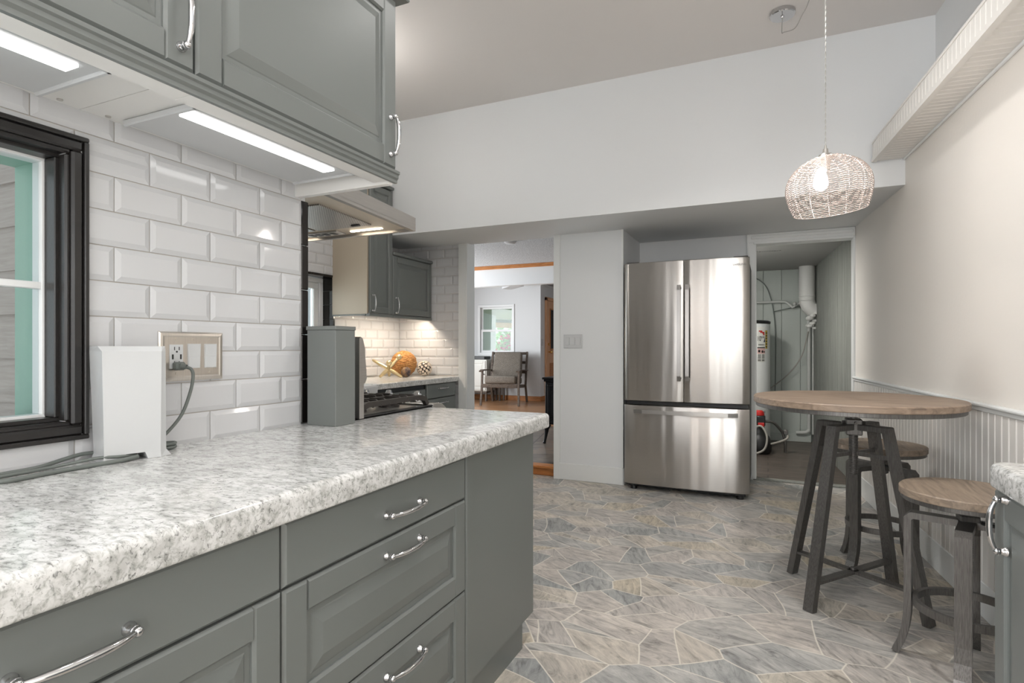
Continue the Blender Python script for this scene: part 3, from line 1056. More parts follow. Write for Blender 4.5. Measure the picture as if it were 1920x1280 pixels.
def base_unit(name, label, y0, y1, tall_end=None):
    t = empty(name, (-1.12, (y0 + y1) / 2, 0), label, 'cabinet', 'grey base cabinets under the long worktop')
    b = MB()
    b.box(XL + 0.02, XF - 0.001, y0 + 0.0015, y1 - 0.0015, 0.10, 0.80)
    b.build('carcass', M['cab_in'], t)
    g = 0.0022
    specs = [(0.6735, 0.797, True), (0.404, 0.6700, False), (0.118, 0.4005, False)]
    for i, (z0, z1, slab) in enumerate(specs):
        d = panel_front((XF, y0 + g, z0), UY, UZ, UX, y1 - y0 - 2 * g, z1 - z0, 0.020, 0.062, slab).build('drawer', M['grey_cab'], t)
        yc = (y0 + y1) / 2 + (0.03 if y0 > 0.5 else 0.0)
        zz = {0: 0.728, 1: 0.634, 2: 0.352}[i]
        handle_mesh((XF + 0.020, yc, zz), UY, UX, 0.137).build('handle', M['chrome'], d, True)
    b = MB()
    b.box(XF - 0.05, XF - 0.002, y0, tall_end or y1, 0.0, 0.098)
    b.build('toe_kick', M['grey_cab'], t)
    return t


base_unit('base_cabinet', 'grey drawer cabinet nearest the camera, beside the window end of the worktop', 0.085, 0.771)
u2 = base_unit('base_cabinet', 'grey three drawer cabinet with flat grey end panel beside it, under the worktop', 0.771, 1.461, 1.93)
b = MB()
b.box(-1.332, XF + 0.008, 1.470, 2.002, 0.108, 0.80)
b.box(XF - 0.02, XF + 0.020, 1.4632, 1.500, 0.108, 0.80, 0.004)
b.box(XF, XF + 0.013, 1.490, 2.002, 0.108, 0.80, 0.002)
b.build('end_panel', M['grey_cab'], u2)
base_unit('base_cabinet', 'grey base cabinet mostly out of the picture below the near end of the worktop', -0.6, 0.085)


def rounded_slab(x0, x1, y0, y1, z0, z1, r, corner=None):
    """worktop with bullnose on the +x and +y edges"""
    rt, rb = 0.015, 0.007
    pr = [(-rb + rb * math.sin(PI / 2 * i / 4), z0 + rb - rb * math.cos(PI / 2 * i / 4)) for i in range(5)]
    pr += [(-rt + rt * math.cos(PI / 2 * i / 7), z1 - rt + rt * math.sin(PI / 2 * i / 7)) for i in range(8)]
    b = MB()
    rings_ = []
    cr = corner or 0.03
    path = [(x1, y0, 1, 0)]
    for i in range(9):
        a = PI / 2 * i / 8
        path.append((x1 - cr + cr * math.cos(a), y1 - cr + cr * math.sin(a), math.cos(a), math.sin(a)))
    path.append((x0, y1, 0, 1))
    for (px, py, nx, ny) in path:
        rings_.append([b.bm.verts.new((px + nx * o, py + ny * o, z)) for o, z in pr])
    for a, c in zip(rings_, rings_[1:]):
        for i in range(len(pr) - 1):
            b.bm.faces.new((a[i], a[i + 1], c[i + 1], c[i]))
    c0 = b.bm.verts.new((x0, y0, z1))
    c1 = b.bm.verts.new((x0, y0, z0))
    b.bm.faces.new([r_[-1] for r_ in rings_] + [c0])
    b.bm.faces.new([r_[0] for r_ in rings_] + [c1])
    b.bm.faces.new([c0, c1] + rings_[0])
    b.bm.faces.new([c1, c0] + rings_[-1][::-1])
    return b


b = rounded_slab(-1.335, -0.785, -0.9, 2.105, 0.802, ZC, 0.02, 0.022)
b.box(XL + 0.001, -1.333, -0.9, 1.50, 0.802, ZC - 0.0002)
tag(b.build('countertop', M['granite'], None, True), 'long speckled white quartz worktop with rounded edge over the grey drawer cabinets', 'worktop')

# ------------------------------------------------------------------ wall cabinets on the tiled wall
XU = -1.066
ZU0, ZU1 = 1.664, 2.19


def wall_unit(y0, y1, label, hinge_left, endlip):
    t = empty('wall_cabinet', (-1.25, (y0 + y1) / 2, ZU0), label, 'cabinet', 'grey wall cabinets above the tiled wall')
    MB().box(XL + 0.001, XU - 0.001, y0 + 0.001, y1 - 0.001, ZU0, ZU1).build('carcass', M['white_cab'], t)
    g = 0.002
    d = panel_front((XU, y0 + g, ZU0 + 0.004), UY, UZ, UX, y1 - y0 - 2 * g, ZU1 - ZU0 - 0.008, 0.020, 0.062).build('door', M['grey_cab'], t)
    handle_mesh((XU + 0.020, y1 - 0.032, ZU0 + 0.098), UZ, UX, 0.112).build('handle', M['chrome'], d, True)
    b = MB()
    # light rail: stepped moulding hanging below the door
    prof = [(XU + 0.006, ZU0 - 0.002), (XU + 0.026, ZU0 - 0.002), (XU + 0.026, ZU0 - 0.010), (XU + 0.021, ZU0 - 0.013), (XU + 0.021, ZU0 - 0.022), (XU + 0.016, ZU0 - 0.028), (XU + 0.016, ZU0 - 0.037), (XU + 0.006, ZU0 - 0.037)]
    b.prism([(x, z) for x, z in prof], y0, y1 + (0.008 if endlip else 0), 'y')
    b.build('light_rail', M['grey_cab'], t)
    MB().box(XU - 0.046, XU + 0.0055, y0, y1 - (0.030 if endlip else 0.001), ZU0 - 0.037, ZU0, 0.001).build('rail_back', M['white_cab'], t)
    b = MB()
    b.box(XU - 0.01, XU + 0.05, y0, y1 + 0.03, ZU1 + 0.001, ZU1 + 0.02, 0.004).box(XU - 0.01, XU + 0.065, y0, y1 + 0.045, ZU1 + 0.02, ZU1 + 0.06, 0.012)
    b.box(XL, XU - 0.01, y0, y1 + 0.03, ZU1 + 0.001, ZU1 + 0.05)
    b.build('cornice', M['grey_cab'], t)
    for yy in (y0 + 0.05, y1 - 0.05):
        MB().cyl((XL + 0.030, yy, ZU0 - 0.0025), (XL + 0.030, yy, ZU0 + 0.001), 0.006, None, 12).build('bolt', M['socket'], t)
    if endlip:
        MB().box(XL + 0.001, XU + 0.0055, y1 - 0.0255, y1 - 0.0005, ZU0 - 0.044, ZU0 - 0.0005, 0.002).build('end_panel', M['white_cab'], t)
    return t


wall_unit(0.772, 1.446, 'grey wall cabinet at the right end, above the second light strip', True, True)
wall_unit(0.098, 0.772, 'grey wall cabinet with chrome handle beside the door gap, above the window', True, False)
wall_unit(-0.576, 0.098, 'grey wall cabinet above the window, nearest the camera', True, False)


def led_unit(y0, y1, s0, s1, label):
    t = empty('under_cabinet_light', (-1.28, (y0 + y1) / 2, ZU0 - 0.014), label, 'light', 'under cabinet light panels')
    b = MB()
    b.box(-1.408, -1.155, y0, y1, ZU0 - 0.010, ZU0 - 0.0005, 0.003)
    b.box(-1.408, -1.155, y0, y0 + 0.012, ZU0 - 0.016, ZU0 - 0.004, 0.003).box(-1.408, -1.155, y1 - 0.012, y1, ZU0 - 0.016, ZU0 - 0.004, 0.003)
    b.box(-1.166, -1.155, y0, y1, ZU0 - 0.016, ZU0 - 0.004, 0.003)
    b.build('housing', M['white_plastic'], t)
    MB().box(-1.232, -1.190, s0, s1, ZU0 - 0.0145, ZU0 - 0.0095).build('diffuser', M['led'], t)


led_unit(0.848, 1.390, 0.868, 1.330, 'lit white light strip under the right end wall cabinet')
led_unit(0.12, 0.680, 0.16, 0.637, 'lit white light strip above the black framed window')

# ------------------------------------------------------------------ on the worktop
# three-gang plate with outlet and two rockers
t = empty('wall_plate', (XL + 0.012, 1.048, 1.03), 'brushed nickel plate with outlet and two white rocker switches on white tile', 'switch plate')
py0, py1, pz0, pz1 = 0.954, 1.142, 1.028, 1.160
xp = XL + 0.011
b = MB()
b.rings((xp, py0, pz0), UY, UZ, UX, py1 - py0, pz1 - pz0, [(0, 0), (0, 0.002), (0.004, 0.005), (0.010, 0.006), (0.014, 0.0045), (0.018, 0.0045)])
b.build('plate', M['nickel'], t)
xs = xp + 0.0045
for i, yc in enumerate((1.000, 1.050, 1.100)):
    if i == 0:
        o = MB().rings((xs, yc - 0.0185, 1.062), UY, UZ, UX, 0.037, 0.064, [(0, 0), (0, 0.002), (0.001, 0.003)]).build('outlet', M['white_plastic'], t)
        b = MB()
        for zz in (1.111, 1.073):
            b.box(xs + 0.003, xs + 0.0036, yc - 0.0075, yc - 0.0055, zz, zz + 0.009).box(xs + 0.003, xs + 0.0036, yc + 0.0055, yc + 0.0075, zz, zz + 0.009)
            b.cyl((xs + 0.003, yc, zz - 0.004), (xs + 0.0036, yc, zz - 0.004), 0.0026, None, 10)
        b.box(xs + 0.003, xs + 0.0036, yc + 0.009, yc + 0.0135, 1.087, 1.100).box(xs + 0.003, xs + 0.0036, yc - 0.0135, yc - 0.009, 1.087, 1.100)
        b.build('slots', M['black'], o)
    else:
        b = MB()
        yl, yr = yc - 0.0175, yc + 0.0175
        b.hexa([(xs, yl, 1.062), (xs, yl, 1.128), (xs, yr, 1.128), (xs, yr, 1.062), (xs + 0.003, yl, 1.062), (xs + 0.006, yl, 1.128), (xs + 0.006, yr, 1.128), (xs + 0.003, yr, 1.062)])
        b.bm.verts.ensure_lookup_table()
        b.box(xs + 0.001, xs + 0.0052, yl + 0.0005, yr - 0.0005, 1.062, 1.094, 0.001)
        b.build('rocker_switch', M['white_plastic'], t)
for yc in (1.000, 1.050, 1.100):
    for zz in (1.049, 1.1405):
        MB().cyl((xp + 0.004, yc, zz), (xp + 0.0066, yc, zz), 0.0032, None, 10).build('screw', M['nickel'], t)

# plugged-in charger lead
t = empty('power_cord', (XL + 0.04, 1.0, ZC), 'grey power cord plugged into the nickel outlet plate', 'cord')
b = MB()
b.box(xs + 0.003, xs + 0.024, 0.986, 1.012, 1.058, 1.080, 0.004).cyl((xs + 0.022, 1.0, 1.069), (xs + 0.034, 1.006, 1.067), 0.0085, 0.006, 12)
b.build('plug', M['grey_plastic'], t)
b = MB()
b.tube(smooth_path([(xs + 0.030, 1.005, 1.067), (xs + 0.044, 1.012, 1.060), (xs + 0.050, 1.012, 1.040), (xs + 0.047, 1.006, 1.000), (xs + 0.044, 0.985, 0.945), (xs + 0.036, 0.955, 0.905), (xs + 0.03, 0.925, 0.880), (xs + 0.03, 0.90, ZC + 0.012)]), 0.0042, 10)
for k, zz in enumerate((0.006, 0.0145)):
    b.tube(smooth_path([(-1.392, 0.922, ZC + zz), (-1.385, 0.955, ZC + zz), (-1.400, 0.974, ZC + zz), (-1.418, 0.955, ZC + zz), (-1.43, 0.90, ZC + zz)]), 0.0042, 8)
b.build('cable', M['grey_plastic'], t, True)

# white router: slab with a facetted shell standing on two feet
P0, tdir = V((-1.352, 0.775, 0)), V((0.3, 0.954, 0)).normalized()
ndir = V((-tdir.y, tdir.x, 0))            # towards the wall
def rp(a, d, z):
    p = P0 + tdir * a + ndir * d
    return (p.x, p.y, z)


t = empty('wifi_router', rp(0.06, 0.035, ZC), 'white upright router box standing on the worktop before the outlet plate', 'router')
zt = 1.1215
b = MB()
# body: left facet leans, front chamfered at the top, slim right chamfer
zb = ZC + 0.016
lo = [rp(0.0, 0.0, zb), rp(0.112, 0.0, zb), rp(0.128, 0.014, zb), rp(0.118, 0.070, zb), rp(-0.004, 0.074, zb)]
mi = [rp(-0.004, 0.0, zt - 0.012), rp(0.114, 0.0, zt - 0.012), rp(0.126, 0.012, zt - 0.012), rp(0.118, 0.070, zt - 0.012), rp(-0.012, 0.074, zt - 0.012)]
hi = [rp(-0.010, 0.010, zt), rp(0.117, 0.010, zt), rp(0.126, 0.016, zt), rp(0.118, 0.070, zt), rp(-0.012, 0.072, zt)]
L = [[b.bm.verts.new(p) for p in q] for q in (lo, mi, hi)]
for A, B in zip(L, L[1:]):
    for i in range(5):
        b.bm.faces.new((A[i], A[(i + 1) % 5], B[(i + 1) % 5], B[i]))
b.bm.faces.new(L[0][::-1])
b.bm.faces.new(L[2])
b.build('shell', M['white_plastic'], t)
b = MB()
z0 = ZC + 0.0004
b.hexa([rp(-0.002, -0.001, z0), rp(0.030, -0.001, z0), rp(0.030, 0.074, z0), rp(-0.010, 0.076, z0), rp(0.0, 0.0, zb), rp(0.042, 0.0, zb), rp(0.042, 0.070, zb), rp(-0.004, 0.074, zb)])
b.build('foot', M['white_plastic'], t)
b = MB()
b.hexa([rp(0.086, -0.001, z0), rp(0.113, -0.001, z0), rp(0.140, 0.016, z0), rp(0.086, 0.074, z0), rp(0.080, 0.0, zb), rp(0.112, 0.0, zb), rp(0.128, 0.014, zb), rp(0.080, 0.070, zb)])
b.build('foot', M['white_plastic'], t)

cabs = [
    [(-1.335, 0.838, ZC + 0.0075), (-1.327, 0.80, ZC + 0.0065), (-1.330, 0.76, ZC + 0.006), (-1.337, 0.70, ZC + 0.005), (-1.332, 0.64, ZC + 0.005), (-1.328, 0.59, ZC + 0.005), (-1.345, 0.565, ZC + 0.006), (-1.36, 0.53, ZC + 0.005), (-1.36, 0.4, ZC + 0.005)],
    [(-1.345, 0.842, ZC + 0.010), (-1.342, 0.80, ZC + 0.013), (-1.362, 0.765, ZC + 0.014), (-1.386, 0.715, ZC + 0.007), (-1.392, 0.66, ZC + 0.0045), (-1.388, 0.60, ZC + 0.0045), (-1.39, 0.5, ZC + 0.0045), (-1.39, 0.38, ZC + 0.0045)],
    [(-1.413, 0.868, ZC + 0.010), (-1.425, 0.82, ZC + 0.013), (-1.428, 0.775, ZC + 0.017), (-1.423, 0.73, ZC + 0.012), (-1.412, 0.68, ZC + 0.006), (-1.408, 0.62, ZC + 0.005), (-1.412, 0.5, ZC + 0.005), (-1.412, 0.36, ZC + 0.005)],
]
labs = ['grey cable looping out lowest in front of the white router foot', 'grey cable running out of the white router foot, middle of three', 'grey cable lying against the tile below the black window frame']
for k, (pts, lb) in enumerate(zip(cabs, labs)):
    tag(MB().tube(smooth_path(pts), (0.0048, 0.0036, 0.0044)[k], 10).build('cable', M['grey_plastic'], None, True), lb, 'cable', 'grey cables beside the router')

# boxed-in post at the end of the tiled wall
t = empty('boxed_post', (-1.35, 1.52, ZC), 'light grey boxed post standing on the worktop at the end of the tiled wall', 'post')
MB().box(-1.412, -1.290, 1.448, 1.545, ZC + 0.0004, 1.176, 0.0015).build('shaft', M['grey_cab'], t)
MB().box(-1.416, -1.288, 1.446, 1.547, 1.1762, 1.189, 0.0015).build('cap', M['grey_cab'], t)

# ------------------------------------------------------------------ range and hood
t = empty('gas_range', (-1.72, 1.9, 0), 'stainless gas range with black grates behind the worktop', 'range')
RX0, RX1 = -2.10, -1.342
MB().box(RX0, RX1, 1.62, 2.16, 0.02, 0.845, 0.004).build('body', M['steel_plain'], t)
b = MB()
b.box(RX0, RX1, 1.60, 2.125, 0.846, 0.860, 0.006)
b.box(RX1 - 0.035, RX1, 1.60, 2.125, 0.860, 0.866, 0.003).box(RX0, RX0 + 0.035, 1.60, 2.125, 0.860, 0.866, 0.003)
b.build('cooktop', M['black'], t)
b = MB()
b.box(RX0 + 0.06, RX1 - 0.05, 1.68, 2.07, 0.8605, 0.8635, 0.001)
b.build('steel_pan', M['steel_plain'], t)
b = MB()
prof = [(2.122, 0.846), (2.122, 0.868), (2.16, 0.872), (2.20, 0.864), (2.232, 0.845), (2.245, 0.815), (2.245, 0.76), (2.16, 0.74)]
b.prism(prof, RX0, RX1, 'x', 0.003)
b.build('control_panel', M['steel_plain'], t)
prof = [(1.615, 0.862), (1.615, 1.150), (1.622, 1.156), (1.634, 1.150), (1.645, 1.12), (1.655, 1.02), (1.656, 1.005), (1.648, 0.990), (1.640, 0.986), (1.640, 0.862)]
MB().prism(prof, RX0, RX1 + 0.012, 'x').build('backguard', M['steel_plain'], t, True)
for k, xk in enumerate((-1.985, -1.88, -1.765, -1.630, -1.470)):
    b = MB()
    b.cyl((xk, 2.180, 0.866), (xk, 2.188, 0.886), 0.026, 0.024, 20)
    b.hexa([(xk - 0.022, 2.175, 0.886), (xk + 0.022, 2.175, 0.886), (xk + 0.022, 2.205, 0.884), (xk - 0.022, 2.205, 0.884), (xk - 0.008, 2.183, 0.918), (xk + 0.008, 2.183, 0.918), (xk + 0.008, 2.200, 0.917), (xk - 0.008, 2.200, 0.917)], 0.002)
    b.build('knob', M['chrome'], t, True)
for gx0, gx1 in ((-2.085, -1.84), (-1.836, -1.606), (-1.602, -1.357)):
    b = MB()
    zt_, zb_ = 0.912, 0.894
    for xx in (gx0 + 0.008, gx1 - 0.008):
        b.sweep([(xx, 1.655, 0.868), (xx, 1.672, 0.894), (xx, 1.70, 0.903), (xx, 2.05, 0.903), (xx, 2.085, 0.894), (xx, 2.105, 0.868)], 0.018, 0.020, (1, 0, 0))
    for yy in (1.675, 1.875, 2.08):
        b.box(gx0, gx1, yy - 0.007, yy + 0.007, zb_, zt_ - 0.004, 0.002)
    xm = (gx0 + gx1) / 2
    b.box(xm - 0.006, xm + 0.006, 1.675, 2.08, zb_, zt_, 0.002)
    for yy in (1.73, 1.78, 1.83, 1.93, 1.98, 2.03):
        b.sweep([(gx0, yy, zb_), (gx0 + 0.03, yy, zt_), (xm - 0.03, yy, zt_), (xm - 0.02, yy, zb_)], 0.009, 0.010, (0, 1, 0))
        b.sweep([(gx1, yy, zb_), (gx1 - 0.03, yy, zt_), (xm + 0.03, yy, zt_), (xm + 0.02, yy, zb_)], 0.009, 0.010, (0, 1, 0))
    for xx in (gx0 + 0.01, gx1 - 0.01):
        for yy in (1.66, 2.10):
            b.cyl((xx, yy, 0.8665), (xx, yy, 0.892), 0.006, None, 8)
    b.build('grate', M['iron_cast'], t)
for xk, yk in ((-1.96, 1.77), (-1.96, 1.99), (-1.72, 1.88), (-1.48, 1.77), (-1.48, 1.99)):
    MB().lathe([(0.045, 0.8638), (0.045, 0.872), (0.034, 0.874), (0.034, 0.882), (0.030, 0.884)], (xk, yk, 0), 24).build('burner', M['iron_cast'], t, True)

t = empty('range_hood', (-1.78, 1.78, 1.62), 'slim stainless range hood with lit light strip over the gas range', 'hood')
HX0, HX1, HY0, HY1 = -2.16, -1.395, 1.478, 2.065
b = MB()
za, zb2 = 1.652, 1.622     # the underside drops towards the front
b.hexa([(HX0, HY0, za + 0.012), (HX1, HY0, za + 0.012), (HX1, HY1, zb2 + 0.012), (HX0, HY1, zb2 + 0.012), (HX0, HY0, 1.72), (HX1, HY0, 1.72), (HX1, HY1, 1.679), (HX0, HY1, 1.679)])
for x0, x1, y0, y1 in ((HX0, HX0 + 0.02, HY0, HY1), (HX1 - 0.02, HX1, HY0, HY1), (HX0 + 0.02, HX1 - 0.02, HY1 - 0.015, HY1)):
    f = lambda y: za + (zb2 - za) * (y - HY0) / (HY1 - HY0)
    b.hexa([(x0, y0, f(y0)), (x1, y0, f(y0)), (x1, y1, f(y1)), (x0, y1, f(y1)), (x0, y0, f(y0) + 0.013), (x1, y0, f(y0) + 0.013), (x1, y1, f(y1) + 0.013), (x0, y1, f(y1) + 0.013)])
b.build('canopy', M['hood_steel'], t)
b = MB()
fz = lambda y: za + (zb2 - za) * (y - HY0) / (HY1 - HY0)
b.hexa([(HX0 + 0.021, HY0 + 0.002, fz(HY0) + 0.0119), (HX1 - 0.021, HY0 + 0.002, fz(HY0) + 0.0119), (HX1 - 0.021, HY1 - 0.016, fz(HY1) + 0.0119), (HX0 + 0.021, HY1 - 0.016, fz(HY1) + 0.0119), (HX0 + 0.021, HY0 + 0.002, fz(HY0) + 0.016), (HX1 - 0.021, HY0 + 0.002, fz(HY0) + 0.016), (HX1 - 0.021, HY1 - 0.016, fz(HY1) + 0.016), (HX0 + 0.021, HY1 - 0.016, fz(HY1) + 0.016)])
b.build('underside_panel', M['hood_bounce'], t)
for x0, x1 in ((-2.12, -1.84), (-1.82, -1.53)):
    fz = lambda y: za + (zb2 - za) * (y - HY0) / (HY1 - HY0)
    b = MB()
    y0, y1 = 1.63, 1.935
    b.hexa([(x0, y0, fz(y0) + 0.006), (x1, y0, fz(y0) + 0.006), (x1, y1, fz(y1) + 0.006), (x0, y1, fz(y1) + 0.006), (x0, y0, fz(y0) + 0.0118), (x1, y0, fz(y0) + 0.0118), (x1, y1, fz(y1) + 0.0118), (x0, y1, fz(y1) + 0.0118)])
    f_ = b.build('filter', M['filter'], t)
    MB().box((x0 + x1) / 2 + 0.06, (x0 + x1) / 2 + 0.10, 1.905, 1.919, fz(1.91) + 0.002, fz(1.91) + 0.0062).build('latch', M['dark'], f_)
MB().box(-1.70, -1.53, 2.003, 2.013, 1.6335, 1.6385).build('light_strip', M['hoodled'], t)
MB().box(-2.10, -1.93, 2.003, 2.013, 1.6335, 1.6385).build('light_strip', M['hoodled'], t)
b = MB()
b.box(-1.95, -1.745, 1.965, 2.03, 1.631, 1.640, 0.003)
sw = b.build('control_strip', M['steel_plain'], t)
b = MB()
for x in (-1.925, -1.885, -1.845, -1.80):
    b.box(x, x + 0.026, 1.98, 2.012, 1.629, 1.6318, 0.001)
b.build('buttons', M['black'], sw)
# cabinet over the hood
tg = empty('wall_cabinet', (-1.8, 1.65, 1.73), 'grey wall cabinet over the stainless range hood, hidden behind the end wall cabinet', 'cabinet')
MB().box(HX0, HX1 - 0.06, HY0, 1.80, 1.722, 2.19).build('carcass', M['grey_cab'], tg)
panel_front((HX0, 1.80, 1.722), UX, UZ, UY, HX1 - 0.06 - HX0, 0.468).build('door', M['grey_cab'], tg)

# ------------------------------------------------------------------ kitchen run along the far left wall
XK = -2.925
t = empty('tall_wall_cabinet', (-3.1, 3.8, 1.37), 'dark grey tall wall cabinet with cream side panel beside the sink window', 'cabinet')
MB().box(-3.285, XK - 0.002, 3.648, 3.664, 1.385, 2.44, 0.001).build('side_panel', M['cream_cab'], t)
MB().box(-3.285, XK - 0.002, 3.665, 3.955, 1.395, 2.44).build('carcass', M['cream_cab'], t)
d = panel_front((XK, 3.662, 1.395), UY, UZ, UX, 0.296, 1.04, 0.020, 0.052).build('door', M['grey_cab'], t)
handle_mesh((XK + 0.02, 3.692, 1.475), UZ, UX, 0.125).build('handle', M['chrome'], d, True)
MB().box(XK - 0.02, XK + 0.022, 3.652, 3.960, 1.366, 1.392, 0.004).box(-3.285, XK - 0.02, 3.648, 3.66, 1.372, 1.384).build('light_rail', M['grey_cab'], t)
MB().box(-3.285, XK + 0.04, 3.64, 3.960, 2.442, 2.47, 0.008).build('cornice', M['grey_cab'], t)
t = empty('wall_cabinet', (-3.1, 4.27, 1.37), 'dark grey short wall cabinet under the beam, above the corner worktop', 'cabinet')
MB().box(-3.285, XK - 0.002, 3.964, 4.570, 1.395, 1.90).build('carcass', M['cab_in'], t)
d = panel_front((XK, 3.966, 1.395), UY, UZ, UX, 0.602, 0.505, 0.020, 0.060).build('door', M['grey_cab'], t)
handle_mesh((XK + 0.02, 4.005, 1.475), UZ, UX, 0.125).build('handle', M['chrome'], d, True)
MB().box(XK - 0.02, XK + 0.022, 3.962, 4.572, 1.366, 1.392, 0.004).build('light_rail', M['grey_cab'], t)
MB().box(-3.285, XK + 0.035, 3.964, 4.574, 1.902, 1.93, 0.008).build('cornice', M['grey_cab'], t)
t = empty('under_cabinet_light', (-3.2, 4.2, 1.38), 'warm light strip hidden under the far kitchen wall cabinets', 'light')
MB().box(-2.985, -2.948, 3.75, 4.5, 1.3912, 1.3946).build('housing', M['white_plastic'], t)
MB().box(-2.975, -2.955, 3.77, 4.48, 1.3895, 1.391).build('diffuser', M['led_warm'], t)

# worktop, base fronts, sink
ZK = 0.848
b = MB()
b.box(-3.285, -2.600, 3.36, 4.578, ZK - 0.045, ZK, 0.008, 2).box(-3.285, -3.08, 2.55, 3.365, ZK - 0.045, ZK, 0.004)
b.box(-3.285, -2.600, 1.6, 2.56, ZK - 0.045, ZK, 0.008, 2)
tag(b.build('countertop', M['granite']), 'speckled worktop in the far kitchen corner holding the decorative balls', 'worktop')
t = empty('apron_sink', (-2.85, 2.96, 0.60), 'white apron front sink beside the dishwasher, beyond the range', 'sink')
b = MB()
b.box(-2.63, -2.585, 2.575, 3.350, 0.60, 0.842, 0.01).box(-3.07, -3.03, 2.575, 3.350, 0.60, 0.842, 0.008).box(-3.03, -2.63, 2.575, 2.615, 0.60, 0.842, 0.008).box(-3.03, -2.63, 3.31, 3.350, 0.60, 0.842, 0.008).box(-3.03, -2.63, 2.61, 3.31, 0.60, 0.63)
b.build('basin', M['white_plastic'], t)
t = empty('base_cabinet', (-2.95, 2.96, 0), 'grey base cabinet under the white apron sink', 'cabinet')
MB().box(-3.28, -2.65, 2.57, 3.355, 0, 0.595).build('carcass', M['cab_in'], t)
panel_front((-2.65, 2.575, 0.11), UY, UZ, UX, 0.775, 0.48).build('door', M['grey_cab'], t)
t = empty('dishwasher', (-2.95, 3.70, 0), 'grey fronted dishwasher with dark control edge below the corner worktop', 'dishwasher')
MB().box(-3.28, -2.645, 3.365, 4.045, 0, 0.795).build('carcass', M['black'], t)
d = panel_front((-2.642, 3.372, 0.11), UY, UZ, UX, 0.655, 0.655, 0.022, 0.062).build('door', M['grey_cab'], t)
handle_mesh((-2.62, 3.735, 0.740), UY, UX, 0.13).build('handle', M['chrome'], d, True)
t = empty('base_cabinet', (-2.95, 4.3, 0), 'grey drawer cabinet against the far tiled wall by the doorway', 'cabinet')
MB().box(-3.28, -2.645, 4.05, 4.535, 0, 0.800).build('carcass', M['cab_in'], t)
for z0, z1, zz in ((0.675, 0.800, 0.757), (0.545, 0.670, 0.632), (0.33, 0.54, 0.45), (0.11, 0.325, 0.23)):
    d = panel_front((-2.642, 4.055, z0), UY, UZ, UX, 0.478, z1 - z0, 0.020, 0.05, True).build('drawer', M['grey_cab'], t)
    handle_mesh((-2.622, 4.300, zz), UY, UX, 0.13).build('handle', M['chrome'], d, True)

# decorative objects in the corner
bx, by = -3.065, 4.345
b = MB()
c = V((bx, by, ZK + 0.118))
for k in range(26):
    a = -PI / 2 + PI * (k + 0.5) / 26
    r = 0.112 * math.cos(a)
    if r < 0.012:
        continue
    n = max(10, int(r * 420))
    pts = []
    for i in range(n):
        ph = 2 * PI * i / n + k
        rr = r + 0.004 * math.sin(ph * 9 + k * 2.1) + 0.002 * math.sin(ph * 23)
        pts.append(c + V((rr * math.cos(ph), rr * math.sin(ph), 0.112 * math.sin(a) + 0.002 * math.sin(ph * 9 + k))))
    b.tube(pts, 0.0072, 6, closed=True)
b.ball(c, 0.108, 24)
tag(b.build('wicker_ball', M['wicker'], None, True), 'large round woven wicker ball in the tiled corner', 'ornament')
# jack: three crossed tapering arms with balls
jc = V((-3.055, 4.10, ZK + 0.076))
t = empty('jack_ornament', (jc.x, jc.y, ZK), 'gold jack ornament with crossed arms beside the wicker ball', 'ornament')
b = MB()
cam_r, cam_f = V((0.911, 0.4125, 0)), V((-0.4125, 0.911, 0))
tips = []
for (ax, ay, az, ball) in ((-0.125, 0.0, 0.075, 0), (0.105, 0.0, -0.064, 0), (0.075, 0.035, 0.095, 1), (-0.065, -0.02, -0.064, 0), (0.02, -0.085, 0.050, 1), (-0.01, 0.09, -0.060, 0)):
    tip = jc + cam_r * ax * 1.15 + cam_f * ay + V((0, 0, az * 1.1))
    mid = jc + (tip - jc) * 0.4
    if ball:
        b.tube([jc, mid, tip], [0.015, 0.015, 0.010], 12)
        b.ball(tip, 0.026, 16)
    else:
        b.tube([jc, mid, jc + (tip - jc) * 0.93, tip], [0.014, 0.018, 0.011, 0.005], 12)
b.build('arms', M['brass'], t, True)
b = MB()
b.ball((-2.955, 4.225, ZK + 0.047), 0.046, 24)
tag(b.build('glazed_ball', M['agate'], None, True), 'small mottled blue and brown ball before the wicker ball', 'ornament')
t = empty('disc_ball', (-2.913, 4.457, ZK), 'dark ball studded with pale round discs right of the wicker ball', 'ornament')
c = V((-2.913, 4.457, ZK + 0.0715))
MB().ball(c, 0.062, 24).build('core', M['shellball'], t, True)
b = MB()
n = 62
for k in range(n):
    z = 1 - 2 * (k + 0.5) / n
    ph = k * 2.39996
    d = V((math.sqrt(1 - z * z) * math.cos(ph), math.sqrt(1 - z * z) * math.sin(ph), z))
    b.cyl(c + d * 0.058, c + d * 0.0702, random.uniform(0.009, 0.0150), None, 12)
b.build('discs', M['shell'], t, True)

# ------------------------------------------------------------------ refrigerator
t = empty('refrigerator', (-0.58, 4.8, 0), 'stainless french door refrigerator with bottom freezer drawer', 'refrigerator')
FX0, FX1 = -1.036, -0.122
MB().box(FX0 + 0.006, FX1 - 0.006, 4.512, 5.17, 0.05, 1.765, 0.004).build('body', M['dark'], t)


